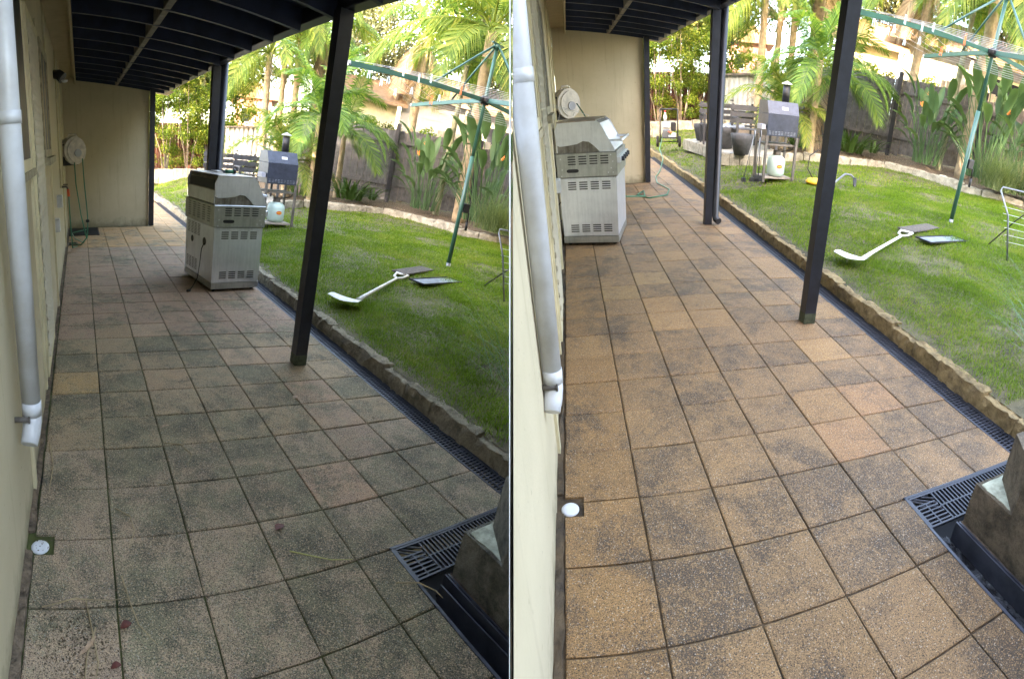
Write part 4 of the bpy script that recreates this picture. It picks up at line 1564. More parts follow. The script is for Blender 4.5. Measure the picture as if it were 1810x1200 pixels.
    for i, (x, y, w) in enumerate(((6.3, 17.3, 'beside the shed'), (8.2, 15.6, 'behind the fence corner'), (9.9, 13.8, 'behind the raw timber fence'), (1.2, 18.6, 'beyond the red-brown fence at left'), (3.6, 18.9, 'beyond the red-brown fence at middle'), (7.0, 13.0, 'between palms and fence'), (11.0, 12.6, 'before the white house, left'), (12.4, 11.2, 'before the white house, right'), (9.2, 14.6, 'behind the fence beside the tan roof'))):
        tree(k, 'garden_bush', 'yellow-green bush ' + w + ', ' + Y, 'bush', (x, y, .5), .6, (0, 0, 1.4, 1.2, 1.1, 1.1), 2600, .12, 'hedge' if i != 2 else 'far', seed=i + 80, tr=.05, group='bushes beyond the fences of the ' + Y)


for k in (0, 1):
    fence(k)
    shed(k)
    far_buildings(k)
    beds(k)
    planting(k)

# unseen house added behind the viewer to keep sun off the clean-paved yard
def back_house():
    t = thing('two_storey_house', 'tall house block added unseen behind the viewer to shade the clean yard', 'house', 1, (-.5, -9.5, 0))
    put('wall', MB().box(0, 13, 0, 4.5, -1, 7.2), 'house_white', t)
    put('roof', MB().add([(-.5, -.5, 7.1), (13.5, -.5, 7.1), (13.5, 5, 7.1), (-.5, 5, 7.1), (1.5, 2.2, 9.4), (11.5, 2.2, 9.4)], [(0, 1, 5, 4), (1, 2, 5), (2, 3, 4, 5), (3, 0, 4)]), 'house_roof', t)
    for x in (1.5, 5, 8.5):
        w = put('window', MB().box(x, x + 1.4, 4.5, 4.54, 4.2, 5.6), 'trim', t)
        put('pane', MB().box(x + .06, x + 1.34, 4.541, 4.545, 4.26, 5.54), 'glass', w)



def back_trees():  # unseen gums added so their crowns filter sun falling on the backgrounds
    rr = random.Random(77)
    for i, (x, y) in enumerate(((-15, -13), (-9, -15), (-3.5, -13.5), (3, -16))):
        t = D.objects.new('gum_tree', None)
        COL.objects.link(t)
        t.location = (x, y, 0)
        tag(t, ('first', 'second', 'third', 'fourth')[i] + ' from the left of the unseen gums added behind the viewer to filter the sun', 'tree', 'unseen gums added behind the viewer')
        mb = MB().tube([(0, 0, -3), (.3, .2, 4), (-.2, .4, 9)], [.4, .32, .2], 10)
        blobs = []
        for j in range(64 if i < 2 else 95):
            q = (rr.uniform(-4.2, 4.2), rr.uniform(-2, 2), (12.5 if i < 2 else 14.0) + rr.uniform(-5.0, 5.0))
            blobs.append((q, (1.2, 1.1, .9)))
            if j % 3 == 0:
                mb.tube([(-.2, .4, 9), (q[0] / 2, q[1] / 2, (9 + q[2]) / 2), q], [.14, .09, .03], 5, False)
        put('trunk', mb, 'bark', t)
        V, F = leaf_cloud(np.random.default_rng(9 + i), blobs, 13000 if i < 2 else 20000, .40, .55)
        put('crown', raw_mesh('crown', V, F), 'gum', t)


back_house()
back_trees()


# ------------------------------------------------------------------ barbecue
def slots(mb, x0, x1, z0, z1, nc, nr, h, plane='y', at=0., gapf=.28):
    """nc x nr louvre slots, each a thin black box painting in a dark opening"""
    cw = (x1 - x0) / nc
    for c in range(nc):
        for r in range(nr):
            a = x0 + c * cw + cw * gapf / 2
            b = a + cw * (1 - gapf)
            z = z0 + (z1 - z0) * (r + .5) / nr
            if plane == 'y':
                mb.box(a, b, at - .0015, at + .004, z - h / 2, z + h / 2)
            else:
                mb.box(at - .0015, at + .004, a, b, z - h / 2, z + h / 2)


def barbecue(k, label, loc, rz, W=.60, Dp=.80, wall=False):
    t = thing('barbecue', label, 'barbecue', k, loc, rz)
    put('cabinet', MB().box(0, W, 0, Dp, .10, .68, .006), 'steel', t)
    put('kick_strip', MB().box(-.002, W + .002, -.006, Dp, .035, .098), 'steel_dull', t)
    put('undershadow_base', MB().box(.03, W - .03, .03, Dp - .03, .02, .034), 'black', t)
    put('firebox', MB().box(-.015, W + .012, -.012, Dp + .01, .684, .905, .005), 'steel_dull', t)
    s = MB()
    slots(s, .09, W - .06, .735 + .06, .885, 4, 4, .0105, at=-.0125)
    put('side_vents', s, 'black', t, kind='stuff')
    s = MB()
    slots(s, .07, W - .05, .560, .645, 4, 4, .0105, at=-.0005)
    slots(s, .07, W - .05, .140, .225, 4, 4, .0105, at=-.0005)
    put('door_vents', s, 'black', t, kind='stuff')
    # oval hand hole
    ov = [(.15 + .028 * math.cos(a) + (.036 if math.cos(a) > 0 else -.036) + .0, .745 + .017 * math.sin(a)) for a in [i * math.pi / 8 + .01 for i in range(16)]]
    put('hand_hole', MB().prism(ov, -.0145, -.0118, 'y'), 'black', t)
    # lid and its side plate with the wavy lower edge
    prof = [(.0, .905), (.0, 1.10), (.035, 1.17), (.40, 1.175), (.44, 1.15), (.575, .905)]
    put('lid', MB().prism(prof, .034, Dp - .034, 'y'), 'steel_grimy', t)
    put('lid_front', MB().add([(.442, .008, 1.156), (.442, Dp - .008, 1.156), (.588, Dp - .008, .915), (.588, .008, .915)], [(3, 2, 1, 0)]), 'steel', t)
    pl = [(-.005, .985), (-.012, 1.11), (.02, 1.182), (.405, 1.186), (.452, 1.158), (.59, .925), (.588, .906), (.44, .906), (.385, .96), (.33, 1.0), (.27, 1.008), (.21, .985), (.12, .975), (.03, .97)]
    put('lid_side_plate', MB().prism(pl, .012, .0215, 'y'), 'steel', t)
    put('lid_side_plate', MB().prism(pl, Dp - .019, Dp - .012, 'y'), 'steel', t)
    put('lid_top', MB().box(.015, .41, .008, Dp - .008, 1.178, 1.190, .003), 'steel_top', t)
    rv = MB()
    for x, z in ((.03, .86), (.04, .76), (.03, .70), (W - .05, .88), (W - .03, .82), (W - .05, .76), (W - .03, .72), (W - .08, .72), (.06, .66), (W - .05, .66), (.13, 1.01)):
        rv.tube([(x, -.016 if z < .9 else .010, z), (x, -.010 if z < .9 else .014, z)], .006, 8)
    put('rivets', rv, 'steel', t, kind='stuff')
    hb = MB().tube([(W + .055, .06, 1.0), (W + .055, Dp - .06, 1.0)], .013, 12)
    put('lid_handle', hb, 'steel', t)
    put('handle_bracket', MB().box(.52, W + .06, .075, .10, .99, 1.01), 'steel', t)
    put('handle_bracket', MB().box(.52, W + .06, Dp - .10, Dp - .075, .99, 1.01), 'steel', t)
    put('front_shelf', MB().box(W + .012, W + .045, .0, Dp, .80, .86, .004), 'steel', t)
    for i in range(4):
        put('knob', MB().tube([(W + .045, .12 + i * .18, .83), (W + .075, .12 + i * .18, .83)], .022, 12), 'black', t)
    for x, y in ((.05, .06), (W - .05, .06), (.05, Dp - .06), (W - .05, Dp - .06)):
        put('castor', MB().tube([(x, y - .012, .026), (x, y + .012, .026)], .026, 12), 'rubber', t)
    # back: top opening, louvres, two round holes with the lead
    put('back_opening', MB().box(-.006, -.0005, .05, Dp - .08, 1.05, 1.14), 'black', t)
    put('back_panel', MB().box(-.008, -.0005, .03, Dp - .03, .915, 1.04), 'steel', t)
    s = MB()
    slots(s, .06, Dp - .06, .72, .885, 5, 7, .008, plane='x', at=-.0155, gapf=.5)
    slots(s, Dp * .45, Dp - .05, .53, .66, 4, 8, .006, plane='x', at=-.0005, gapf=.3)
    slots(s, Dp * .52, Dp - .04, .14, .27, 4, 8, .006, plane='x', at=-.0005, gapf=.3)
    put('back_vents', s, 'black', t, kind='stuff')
    put('round_hole', MB().tube([(-.004, Dp * .30, .50), (.002, Dp * .30, .50)], .042, 16), 'black', t)
    put('round_hole', MB().tube([(-.004, Dp * .74, .47), (.002, Dp * .74, .47)], .036, 16), 'black', t)
    if k == 0:
        put('power_lead', MB().tube([(-.004, Dp * .30, .48), (-.03, Dp * .30, .42), (-.035, Dp * .32, .25), (-.05, Dp * .33, .10), (-.12, Dp * .28, .012), (-.20, Dp * .12, .010)], .005, 6).tube([(-.20, Dp * .12, .012), (-.235, Dp * .09, .012)], .016, 8), 'black', t)
    else:
        put('power_lead', MB().tube([(-.01, .02, .45), (-.06, .0, .40), (-.075, -.01, .30), (-.04, -.01, .25), (-.01, .0, .27)], .005, 6), 'black', t)
        put('regulator_box', MB().box(-.075, -.016, .01, .07, .655, .735, .01), 'black', t)
    # bits left on top
    tm = MB().tube([(.14, .10, 1.193), (.14, .10, 1.235)], .032, 14)
    b = D.objects
    a = thing('timer_dial', ('small black and green tap timer lying on the lid of the barbecue, ' + NAME[k]), 'tap timer', k)
    a.matrix_world = t.matrix_world @ Matrix.Translation((.24, .22, 1.191))
    put('dial', MB().tube([(.03, 0, .028), (.055, 0, .028)], .026, 14), 'black', a)
    put('body', MB().tube([(-.05, .02, .022), (.03, 0, .028)], .020, 10), 'hose', a)
    put('neck', MB().tube([(-.07, .02, .02), (-.05, .02, .02)], .016, 10), 'tray', a)
    c = thing('steel_lid_plate', 'flat tray with black knob on the barbecue lid, ' + NAME[k], 'tray', k)
    c.matrix_world = t.matrix_world @ Matrix.Translation((.30, .55, 1.191))
    put('plate', MB().box(-.10, .13, -.09, .09, 0, .012, .004), 'cream_plastic', c)
    put('knob', MB().tube([(0, 0, .012), (0, 0, .024)], .030, 14), 'black', c)
    return t


barbecue(0, 'stainless barbecue standing skewed in the middle of the mossy dark paving', (1.555, 3.70, 0), R(9), W=.56, Dp=.80)
barbecue(1, 'stainless barbecue pushed against the cream wall over clean tan paving', (0.0, 4.19, 0), R(-12), W=.60, Dp=.80).scale = (1, 1, 1.06)


# ------------------------------------------------------------------ smoker cabinet on stand
def smoker(k):
    t = thing('smoker_cabinet', 'navy cabinet smoker with flue on an angle-iron stand, ' + NAME[k], 'smoker', k, (3.16, 6.62, .25), R(3))
    w, d = .53, .40
    put('cabinet', MB().box(0, w, 0, d, .70, 1.02, .004), 'navysmoke', t)
    put('sloped_hood', MB().prism([(0, 1.022), (d, 1.022), (d, 1.20), (.09, 1.20)], .0, w, 'x'), 'navysmoke', t)
    put('hood_badge', MB().add([(.24, .028, 1.085), (.34, .028, 1.085), (.34, .045, 1.125), (.24, .045, 1.125)], [(0, 1, 2, 3)]), 'white', t)
    s = MB()
    for i in range(9):
        for z in (.725, .745, .765):
            s.box(.03 + i * .054, .066 + i * .054, -.0012, .004, z, z + .006)
    put('base_slots', s, 'tray', t, kind='stuff')
    fl = put('flue', MB().tube([(.36, .20, 1.19), (.36, .20, 1.44)], .058, 16), 'black', t)
    put('flue_cap', MB().lathe([(.085, 0), (.082, .012), (.0, .05)], 16, (.36, .20, 1.45)), 'shed', fl)
    for x, y in ((0, 0), (w, 0), (0, d), (w, d)):
        put('leg', MB().box(x - .018, x + .018, y - .018, y + .018, 0, .70), 'rust', t)
    put('upper_shelf', MB().box(0.02, w - .02, 0.02, d, .56, .585), 'rust', t)
    put('lower_shelf', MB().box(0.02, w - .02, 0.02, d, .05, .075), 'fence_raw', t)
    put('side_bracket', MB().box(-.09, -.02, .02, .2, .79, .86), 'grey_plastic', t)
    b = thing('gas_bottle', 'pale green gas bottle with an orange sticker under the smoker, ' + NAME[k], 'gas bottle', k)
    b.matrix_world = t.matrix_world @ Matrix.Translation((.29, .18, .076))
    put('bottle_body', MB().lathe([(.0, .0), (.10, .0), (.13, .02), (.148, .06), (.150, .23), (.138, .28), (.09, .32), (.03, .335), (.0, .336)], 22), 'bottle', b)
    put('collar', MB().lathe([(.062, .31), (.066, .40), (.058, .40), (.055, .31)], 16), 'rust', b)
    put('valve', MB().tube([(0, 0, .33), (0, 0, .39)], .016, 8).tube([(-.03, 0, .385), (.05, 0, .385)], .012, 8), 'black', b)
    ov = []
    mb = MB()
    V = []
    for i in range(9):
        a = R(-90 + (i - 4) * 4.6)
        hz = .030 * math.sqrt(max(0, 1 - ((i - 4) / 4.3) ** 2))
        V += [(.1515 * math.cos(a), .1515 * math.sin(a), .165 - hz), (.1515 * math.cos(a), .1515 * math.sin(a), .165 + hz)]
    mb.add(V, [(2 * i, 2 * i + 2, 2 * i + 3, 2 * i + 1) for i in range(8)])
    st = put('sticker', mb, 'bottle_mark', b)
    V = []
    for i in range(7):
        a = R(-90 + (i - 3) * 4.2)
        V += [(.1525 * math.cos(a), .1525 * math.sin(a), .158), (.1525 * math.cos(a), .1525 * math.sin(a), .172)]
    put('sticker_band', MB().add(V, [(2 * i, 2 * i + 2, 2 * i + 3, 2 * i + 1) for i in range(6)]), 'yellow', st)
    hs = thing('gas_hose', 'thin black gas hose dropping from the smoker to its bottle, ' + NAME[k], 'hose', k)
    hs.matrix_world = t.matrix_world.copy()
    put('hose', MB().tube([(w + .02, .1, .78), (w + .05, .1, .60), (w - .02, .12, .50), (.36, .18, .46)], .007, 6), 'black', hs)


def bench(k, label, loc, rz, W=1.25):
    t = thing('slatted_bench', label, 'bench', k, loc, rz, group='dark slatted benches of the ' + NAME[k])
    for i in range(3):
        put('back_slat', MB().box(0, W, .0, .02, .50 + i * .12, .585 + i * .12, .004), 'bench', t)
    for i in range(4):
        put('seat_slat', MB().box(0, W, -.46 + i * .115, -.37 + i * .115, .40, .42, .004), 'bench', t)
    for x in (.03, W - .07):
        put('leg', MB().box(x, x + .045, .02, .05, 0, .86), 'bench', t)
        put('leg', MB().box(x, x + .045, -.46, -.42, 0, .60), 'bench', t)
        put('arm_rest', MB().box(x, x + .05, -.48, .02, .60, .625), 'bench', t)


def pot(k, label, loc, r=.22, h=.36):
    t = thing('plant_pot', label, 'pot', k, loc, group='charcoal pots on the gravel terrace')
    put('pot_body', MB().lathe([(0, 0), (r * .62, 0), (r * .93, h * .75), (r * 1.0, h), (r * .92, h), (r * .86, h * .8), (0, h * .8)], 22), 'pot', t)
    put('potting_soil', MB().lathe([(0, h * .86), (r * .88, h * .85)], 18), 'mulch', t)


for k in (0, 1):
    smoker(k)
    bench(k, 'dark slatted bench facing the shed, further from the smoker, ' + NAME[k], (3.05, 10.6, lawn(3.2, 10.6) + .15), R(-6), 1.25)
    bench(k, 'dark slatted bench close behind the smoker, ' + NAME[k], (3.42, 9.45, lawn(3.6, 9.4) + .15), R(-4), .95)
pot(1, 'nearest charcoal pot on the gravel terrace left of the smoker', (3.40, 8.55, .44), .225, .38)
pot(1, 'middle charcoal pot with a grey cloth over its rim', (3.34, 9.55, .46), .26, .42)
pot(1, 'farthest charcoal pot half hidden by the middle veranda post', (3.24, 11.0, .48), .22, .36)
o = MB()
rr = random.Random(5)
P = []
for i in range(9):
    for j in range(6):
        P.append((-.30 + .6 * i / 8, -.17 + .34 * j / 5, .43 + .05 * math.sin(i * 1.1) * math.cos(j * .9) - .10 * abs(i - 4) / 4 * (j == 0) + rr.uniform(0, .02)))
o.add(P, [(i * 6 + j, (i + 1) * 6 + j, (i + 1) * 6 + j + 1, i * 6 + j + 1) for i in range(8) for j in range(5)], True)
tag(put('cloth', o, 'tray', k=1, loc=(3.42, 9.5, .47), rz=.1), 'crumpled grey cloth lying over the middle charcoal pot', 'cloth')


# ------------------------------------------------------------------ clothes hoist
HOIST = ((5.05, 4.10, .29), (5.12, 4.20, .29))


def hoist(k):
    bx, by, bz = HOIST[k]
    t = thing('clothes_hoist', 'green rotary clothes hoist on a tall pole in the lawn, ' + NAME[k], 'clothes hoist', k, (bx, by, bz))
    Hh, Ht = 2.26, 2.90
    put('pole', MB().tube([(0, 0, -.1), (0, 0, 1.55)], .030, 16), 'green_steel', t)
    put('pole_foot', MB().tube([(0, 0, -.08), (0, 0, .07)], .0315, 16), 'tubegrey', t)
    put('upper_pole', MB().tube([(0, 0, 1.55), (0, 0, Ht)], .024, 14), 'green_steel', t)
    put('hub', MB().tube([(0, 0, Hh - .05), (0, 0, Hh + .05)], .055, 12).box(-.09, .09, -.03, .03, Hh - .02, Hh + .03).box(-.03, .03, -.09, .09, Hh - .019, Hh + .029), 'black', t)
    put('head', MB().tube([(0, 0, Ht - .02), (0, 0, Ht + .03)], .05, 12).box(-.10, .10, -.02, .02, Ht + .03, Ht + .045), 'green_steel', t)
    cr = put('crank_box', MB().box(.03, .12, -.045, .045, .80, .93, .01), 'black', t)
    put('crank_handle', MB().tube([(.10, 0, .84), (.15, -.02, .80), (.15, -.03, .66)], .012, 8).tube([(.15, -.03, .68), (.15, -.03, .56)], .018, 8), 'black', cr)
    ends = []
    for i in range(4):
        a = R((174, 84, -6, -96)[i] - (0, 4)[k])
        u = Vector((math.cos(a), math.sin(a), 0))
        s = Vector((-u.y, u.x, 0))
        z1 = Hh - .08
        L = 1.92
        P = []
        for d, z in ((.04, Hh), (L, z1)):
            for o_, dz in ((-.014, -.026), (.014, -.026), (.014, .026), (-.014, .026)):
                P.append(u * d + s * o_ + Vector((0, 0, z + dz)))
        put('arm', MB().add(P, [(0, 1, 2, 3), (7, 6, 5, 4), (0, 4, 5, 1), (1, 5, 6, 2), (2, 6, 7, 3), (3, 7, 4, 0)]), 'green_steel', t)
        put('arm_cap', MB().tube([u * L + Vector((0, 0, z1)), u * (L + .025) + Vector((0, 0, z1))], .028, 8), 'wire', t)
        put('strut', MB().tube([u * .05 + Vector((0, 0, Ht)), u * .80 + Vector((0, 0, Hh + .0))], .013, 8), 'green_steel', t)
        ends.append((u, z1))
    w = MB()
    for r_ in range(7):
        f = .97 - r_ * .115
        for i in range(4):
            (u, z), (v, _) = ends[i], ends[(i + 1) % 4]
            zz = Hh - .08 * f + .035
            a, b = u * 1.92 * f + Vector((0, 0, zz)), v * 1.92 * f + Vector((0, 0, zz))
            m = (a + b) / 2 - Vector((0, 0, .035))
            w.tube([a, a * .5 + m * .5 - Vector((0, 0, .008)), m, b * .5 + m * .5 - Vector((0, 0, .008)), b], .0018, 4, False)
    put('line_wires', w, 'wire', t, kind='stuff')
    # pegs hang on the wires
    (u, z), (v, _) = ends[0], ends[1]
    (q, _) = ends[3]
    sp = [(u, v, .97, .18, 'p'), (u, v, .97, .36, 'p'), (u, v, .85, .25, 'p'), (u, v, .74, .5, 'p'), (u, v, .97, .6, 'p'), (u, q, .62, .40, 'o'), (u, q, .85, .30, 'p'), (u, q, .74, .18, 'p'), (u, q, .97, .22, 'p'), (u, v, .62, .8, 'o'), (v, u, .5, .3, 'p')]
    words = ('pale', 'orange')
    for i, (a, b, f, s, c) in enumerate(sp):
        p = (a * (1 - s) + b * s) * 1.92 * f + Vector((bx, by, bz + Hh - .06 * f - .02 + .01))
        pg = thing('clothes_peg', (('pale blue' if c == 'p' else 'orange') + ' clothes peg hanging on the hoist wires, ' + NAME[k]), 'clothes peg', k, p, math.atan2((b - a).y, (b - a).x), group=('pale' if c == 'p' else 'orange') + ' pegs on the hoist, ' + NAME[k])
        mt = 'peg_pale' if c == 'p' else 'peg_orange'
        sc = 1.0 if c == 'p' else 1.35
        put('prong', MB().add([(x * sc, y, z_ * sc) for x, y, z_ in [(-.006, -.012, -.06), (.006, -.012, -.06), (.006, -.002, .03), (-.006, -.002, .03), (-.006, -.020, -.055), (.006, -.020, -.055), (.006, -.010, .03), (-.006, -.010, .03)]], [(0, 1, 2, 3), (7, 6, 5, 4), (0, 4, 5, 1), (1, 5, 6, 2), (2, 6, 7, 3), (3, 7, 4, 0)]), mt, pg)
        put('prong', MB().add([(x * sc, -y, z_ * sc) for x, y, z_ in [(-.006, -.012, -.06), (.006, -.012, -.06), (.006, -.002, .03), (-.006, -.002, .03), (-.006, -.020, -.055), (.006, -.020, -.055), (.006, -.010, .03), (-.006, -.010, .03)]], [(3, 2, 1, 0), (4, 5, 6, 7), (1, 5, 4, 0), (2, 6, 5, 1), (3, 7, 6, 2), (0, 4, 7, 3)]), mt, pg)


# ------------------------------------------------------------------ things on the lawn
def lawn_things(k):
    Y = NAME[k]
    dx = (0, .03)[k]
    # shovel: blade tip at left, handle pointing to the right and away
    a, b = Vector((2.76, 2.72, 0)), Vector((3.86, 3.56, 0))
    u = (b - a).normalized()
    ang = math.atan2(u.y, u.x)
    t = thing('shovel', 'white-painted shovel with D-grip lying on the lawn, ' + Y, 'shovel', k, (a.x, a.y, lawn(a.x, a.y) + .01), ang)
    z1 = .075
    put('shaft', MB().tube([(-.02, 0, .03), (.25, 0, .045), (1.2, 0, z1)], [.024, .018, .016], 10), 'shovel', t)
    g = MB().tube([(1.19, 0, z1), (1.24, .055, z1 + .01), (1.40, .075, z1 + .02)], .014, 8).tube([(1.19, 0, z1), (1.24, -.055, z1 + .01), (1.40, -.075, z1 + .02)], .014, 8).tube([(1.395, -.08, z1 + .02), (1.395, .08, z1 + .02)], .016, 8)
    put('d_grip', g, 'shovel', t)
    V, F = [], []
    nx, ny = 5, 8
    for i in range(nx + 1):
        for j in range(ny + 1):
            s, q = i / nx, j / ny
            y = -.05 + .32 * q
            V.append((.03 - .23 * s * (1 - .5 * abs(q - .45)), y, .020 + .018 * s + .012 * (2 * q - .9) ** 2 + .01 * math.sin(s * 3)))
    for i in range(nx):
        for j in range(ny):
            F.append((i * (ny + 1) + j, (i + 1) * (ny + 1) + j, (i + 1) * (ny + 1) + j + 1, i * (ny + 1) + j + 1))
    V2 = V + [(x, y, z - .004) for x, y, z in V]
    m = len(V)
    F2 = F + [tuple(q + m for q in f[::-1]) for f in F]
    put('blade', MB().add(V2, F2, True), 'shovel', t)
    # tray
    t = thing('metal_tray', 'shallow black-rimmed metal tray lying on the lawn right of the shovel, ' + Y, 'tray', k, (3.86 + dx, 3.11, lawn(3.9, 3.1) + .045), math.atan2(.20, .78))
    w, d = .80, .235
    put('tray_bed', MB().box(.01, w - .01, .01, d - .01, 0, .006), 'tray', t)
    for q in ((0, w, 0, .012), (0, w, d - .012, d), (0, .012, .0121, d - .0121), (w - .012, w, .0121, d - .0121)):
        put('tray_rim', MB().box(*q, .0, .017), 'black', t)
    # grill mat of slats
    t = thing('slatted_mat', 'brown slatted mat lying flat on the lawn above the shovel grip, ' + Y, 'mat', k, (3.88 + dx, 3.52, lawn(3.9, 3.5) + .045), math.atan2(.34, .72))
    for i in range(9):
        put('slat', MB().box(0.0, .80, .0 + i * .023, .017 + i * .023, 0, .014), 'mat_brown', t)
    for i in range(5):
        put('cross_bar', MB().box(.02 + i * .185, .045 + i * .185, 0, .20, -.012, -.001), 'mat_brown', t)
    # folding airer at the right edge
    t = thing('folding_airer', 'grey tube folding clothes airer cut off at the right, ' + Y, 'clothes airer', k)
    z = .26
    if k == 0:
        A1 = [(4.72, 2.61, z), (4.70, 2.80, .78), (4.68, 2.93, 1.02), (4.73, 2.98, 1.06), (5.3, 2.75, 1.08)]
        B1 = [(4.95, 3.22, z + .02), (4.88, 2.7, .72), (4.85, 2.35, 1.02)]
    else:
        A1 = [(4.76, 2.66, z), (4.70, 2.80, .78), (4.70, 3.02, 1.02), (4.76, 3.06, 1.06), (5.4, 2.8, 1.08)]
        B1 = [(4.99, 3.25, z + .02), (4.92, 2.85, .72), (4.9, 2.55, 1.02), (5.4, 2.3, 1.04)]
    off = Vector((.62, -.28, 0))
    for nm, pts, r_, mt in (('grey_frame', A1, .011, 'tubegrey'), ('dark_leg', B1, .008, 'black'), ('dark_leg', [Vector(p) + off for p in B1], .008, 'black'), ('grey_frame', [Vector(p) + off for p in A1[:4]], .011, 'tubegrey')):
        o = put(nm, MB().tube(pts, r_, 8), mt, t)
        cut(o, k)
    w = MB()
    for i in range(6):
        f = .28 + .1 * i
        a_, b_ = Vector(A1[0]).lerp(Vector(A1[2]), f), Vector(A1[0]).lerp(Vector(A1[2]), f) + off
        w.tube([a_, b_], .003, 5, False)
    o = put('rung_wires', w, 'wire', t, kind='stuff')
    cut(o, k)


for k in (0, 1):
    hoist(k)
    lawn_things(k)


# ------------------------------------------------------------------ hose reel, tap, mats, wall light
def reel(k):
    t = thing('hose_reel', 'cream plastic hose reel on a black wall bracket, ' + ('above green hose loops' if k == 0 else 'seen above the barbecue lid'), 'hose reel', k, (.13, 6.6, 1.36 + .03 * k), R(24))
    n = 20
    ov = [(.165 * math.cos(2 * math.pi * i / n) * (1.0), .195 * math.sin(2 * math.pi * i / n)) for i in range(n)]
    ov = [(x * (1.06 if abs(z) < .12 else 1), z) for x, z in ov]
    put('reel_case', MB().prism(ov, -.10, .14, 'y'), 'cream_plastic', t)
    put('case_face', MB().prism([(x * .82 + .015, z * .84) for x, z in ov], -.118, -.1005, 'y'), 'cream_plastic', t)
    put('case_face', MB().prism([(x * .9, z * .9) for x, z in ov], .1405, .155, 'y'), 'cream_plastic', t)
    put('centre_boss', MB().tube([(.03, -.135, -.03), (.03, -.1185, -.03)], .055, 16), 'grey_plastic', t)
    put('carry_handle', MB().tube([(-.08, 0, .17), (-.05, 0, .225), (.05, 0, .225), (.09, 0, .17)], .013, 8), 'cream_plastic', t)
    put('case_seam', MB().prism([(x * 1.02, z * 1.02) for x, z in ov], -.006, .006, 'y'), 'grey_plastic', t)
    put('wall_bracket', MB().prism([(-.16, -.20), (.06, -.20), (.06, -.13), (-.10, -.12), (-.125, .10), (-.16, .10)], -.05, .05, 'y'), 'black', t)
    if k == 0:
        h = thing('garden_hose', 'green garden hose looping from the reel down to the mat', 'hose', k, (0, 6.5, 0))
        put('hose_run', MB().tube([(.15, 0, 1.2), (.16, -.02, .9), (.22, -.1, .45), (.29, -.12, .12), (.24, -.1, .04), (.1, .4, .03), (.05, .9, .03), (.3, 1.2, .03)], .009, 8), 'hose', h)
        put('hose_run', MB().tube([(.27, 0, 1.25), (.285, -.02, .9), (.31, -.04, .55), (.32, -.05, .35), (.30, -.1, .12), (.2, -.2, .03), (.05, .0, .02)], .009, 8), 'hose', h)
        put('hose_stop', MB().lathe([(0, -.03), (.028, -.015), (.032, 0), (.028, .015), (0, .03)], 12, (.315, -.05, .36)), 'black', h)
        tp = thing('wall_tap', 'small tap with an orange hose connector low on the cream wall', 'tap', k, (0, 5.3, .93))
        put('tap_body', MB().tube([(-.03, 0, .03), (.05, 0, .03), (.07, 0, .0)], .014, 8), 'rust', tp)
        put('tap_handle', MB().box(.01, .07, -.03, .03, .05, .062), 'rust', tp)
        put('connector', MB().tube([(.07, 0, .0), (.075, 0, -.09)], .018, 10), 'orange_tap', tp)
        put('supply_hose', MB().tube([(.075, 0, -.09), (.08, 0, -.4), (.09, .3, -.8), (.15, .9, -.90)], .009, 8), 'hose', tp)
        m = thing('door_mat', 'dark rubber door mat at the far end wall', 'mat', k, (.0, 7.25, 0), 0)
        put('mat_base', MB().box(0, .52, 0, .75, .002, .012), 'rubber', m)
        for i in range(10):
            put('mat_rib', MB().box(.02, .50, .03 + i * .072, .065 + i * .072, .0125, .018), 'rubber', m)
        g = thing('floor_grate', 'small black floor grate beside the cream wall', 'drain grate', k, (.0, 6.42, 0))
        put('grate_plate', MB().box(0, .15, 0, .24, .001, .008), 'rust', g)
        for i in range(8):
            put('grate_bar', MB().box(.02, .13, .02 + i * .027, .034 + i * .027, .0082, .012), 'black', g)
    else:
        h = thing('pressure_hose', 'pale green pressure hose running from the washer round the post onto the paving', 'hose', k)
        put('hose_run', MB().tube([(2.35, 11.4, .5), (2.2, 10.9, .30), (2.16, 10.2, .16), (1.95, 9.4, .02), (1.75, 8.7, .012), (1.66, 8.0, .012), (1.75, 7.3, .012), (1.62, 6.8, .012), (1.3, 6.6, .012), (1.15, 6.9, .012), (1.3, 7.2, .02), (1.25, 6.7, .02), (.95, 6.6, .05), (.75, 6.3, .25), (.72, 5.2, .62)], .010, 8), 'hose', h)
        h2 = thing('green_hose_tail', 'thin green hose rising from behind the barbecue to the reel', 'hose', k)
        put('hose_run', MB().tube([(.28, 6.5, 1.38), (.36, 6.2, 1.25), (.42, 5.9, 1.12), (.50, 5.4, 1.0)], .009, 8), 'hose', h2)
    # wall light, shown over the second window
    if k == 0:
        t = thing('wall_light', 'black wall lamp with a white lens high on the cream wall', 'lamp', k, (0, 5.0, 2.16))
        put('lamp_housing', MB().tube([(-.03, 0, .03), (.03, -.01, .02), (.075, -.03, -.02)], [.045, .055, .06], 14), 'black', t)
        put('lamp_lens', MB().lathe([(0, -.03), (.03, -.02), (.038, 0), (0, .002)], 12, (.095, -.045, -.04)), 'white', t)


for k in (0, 1):
    reel(k)


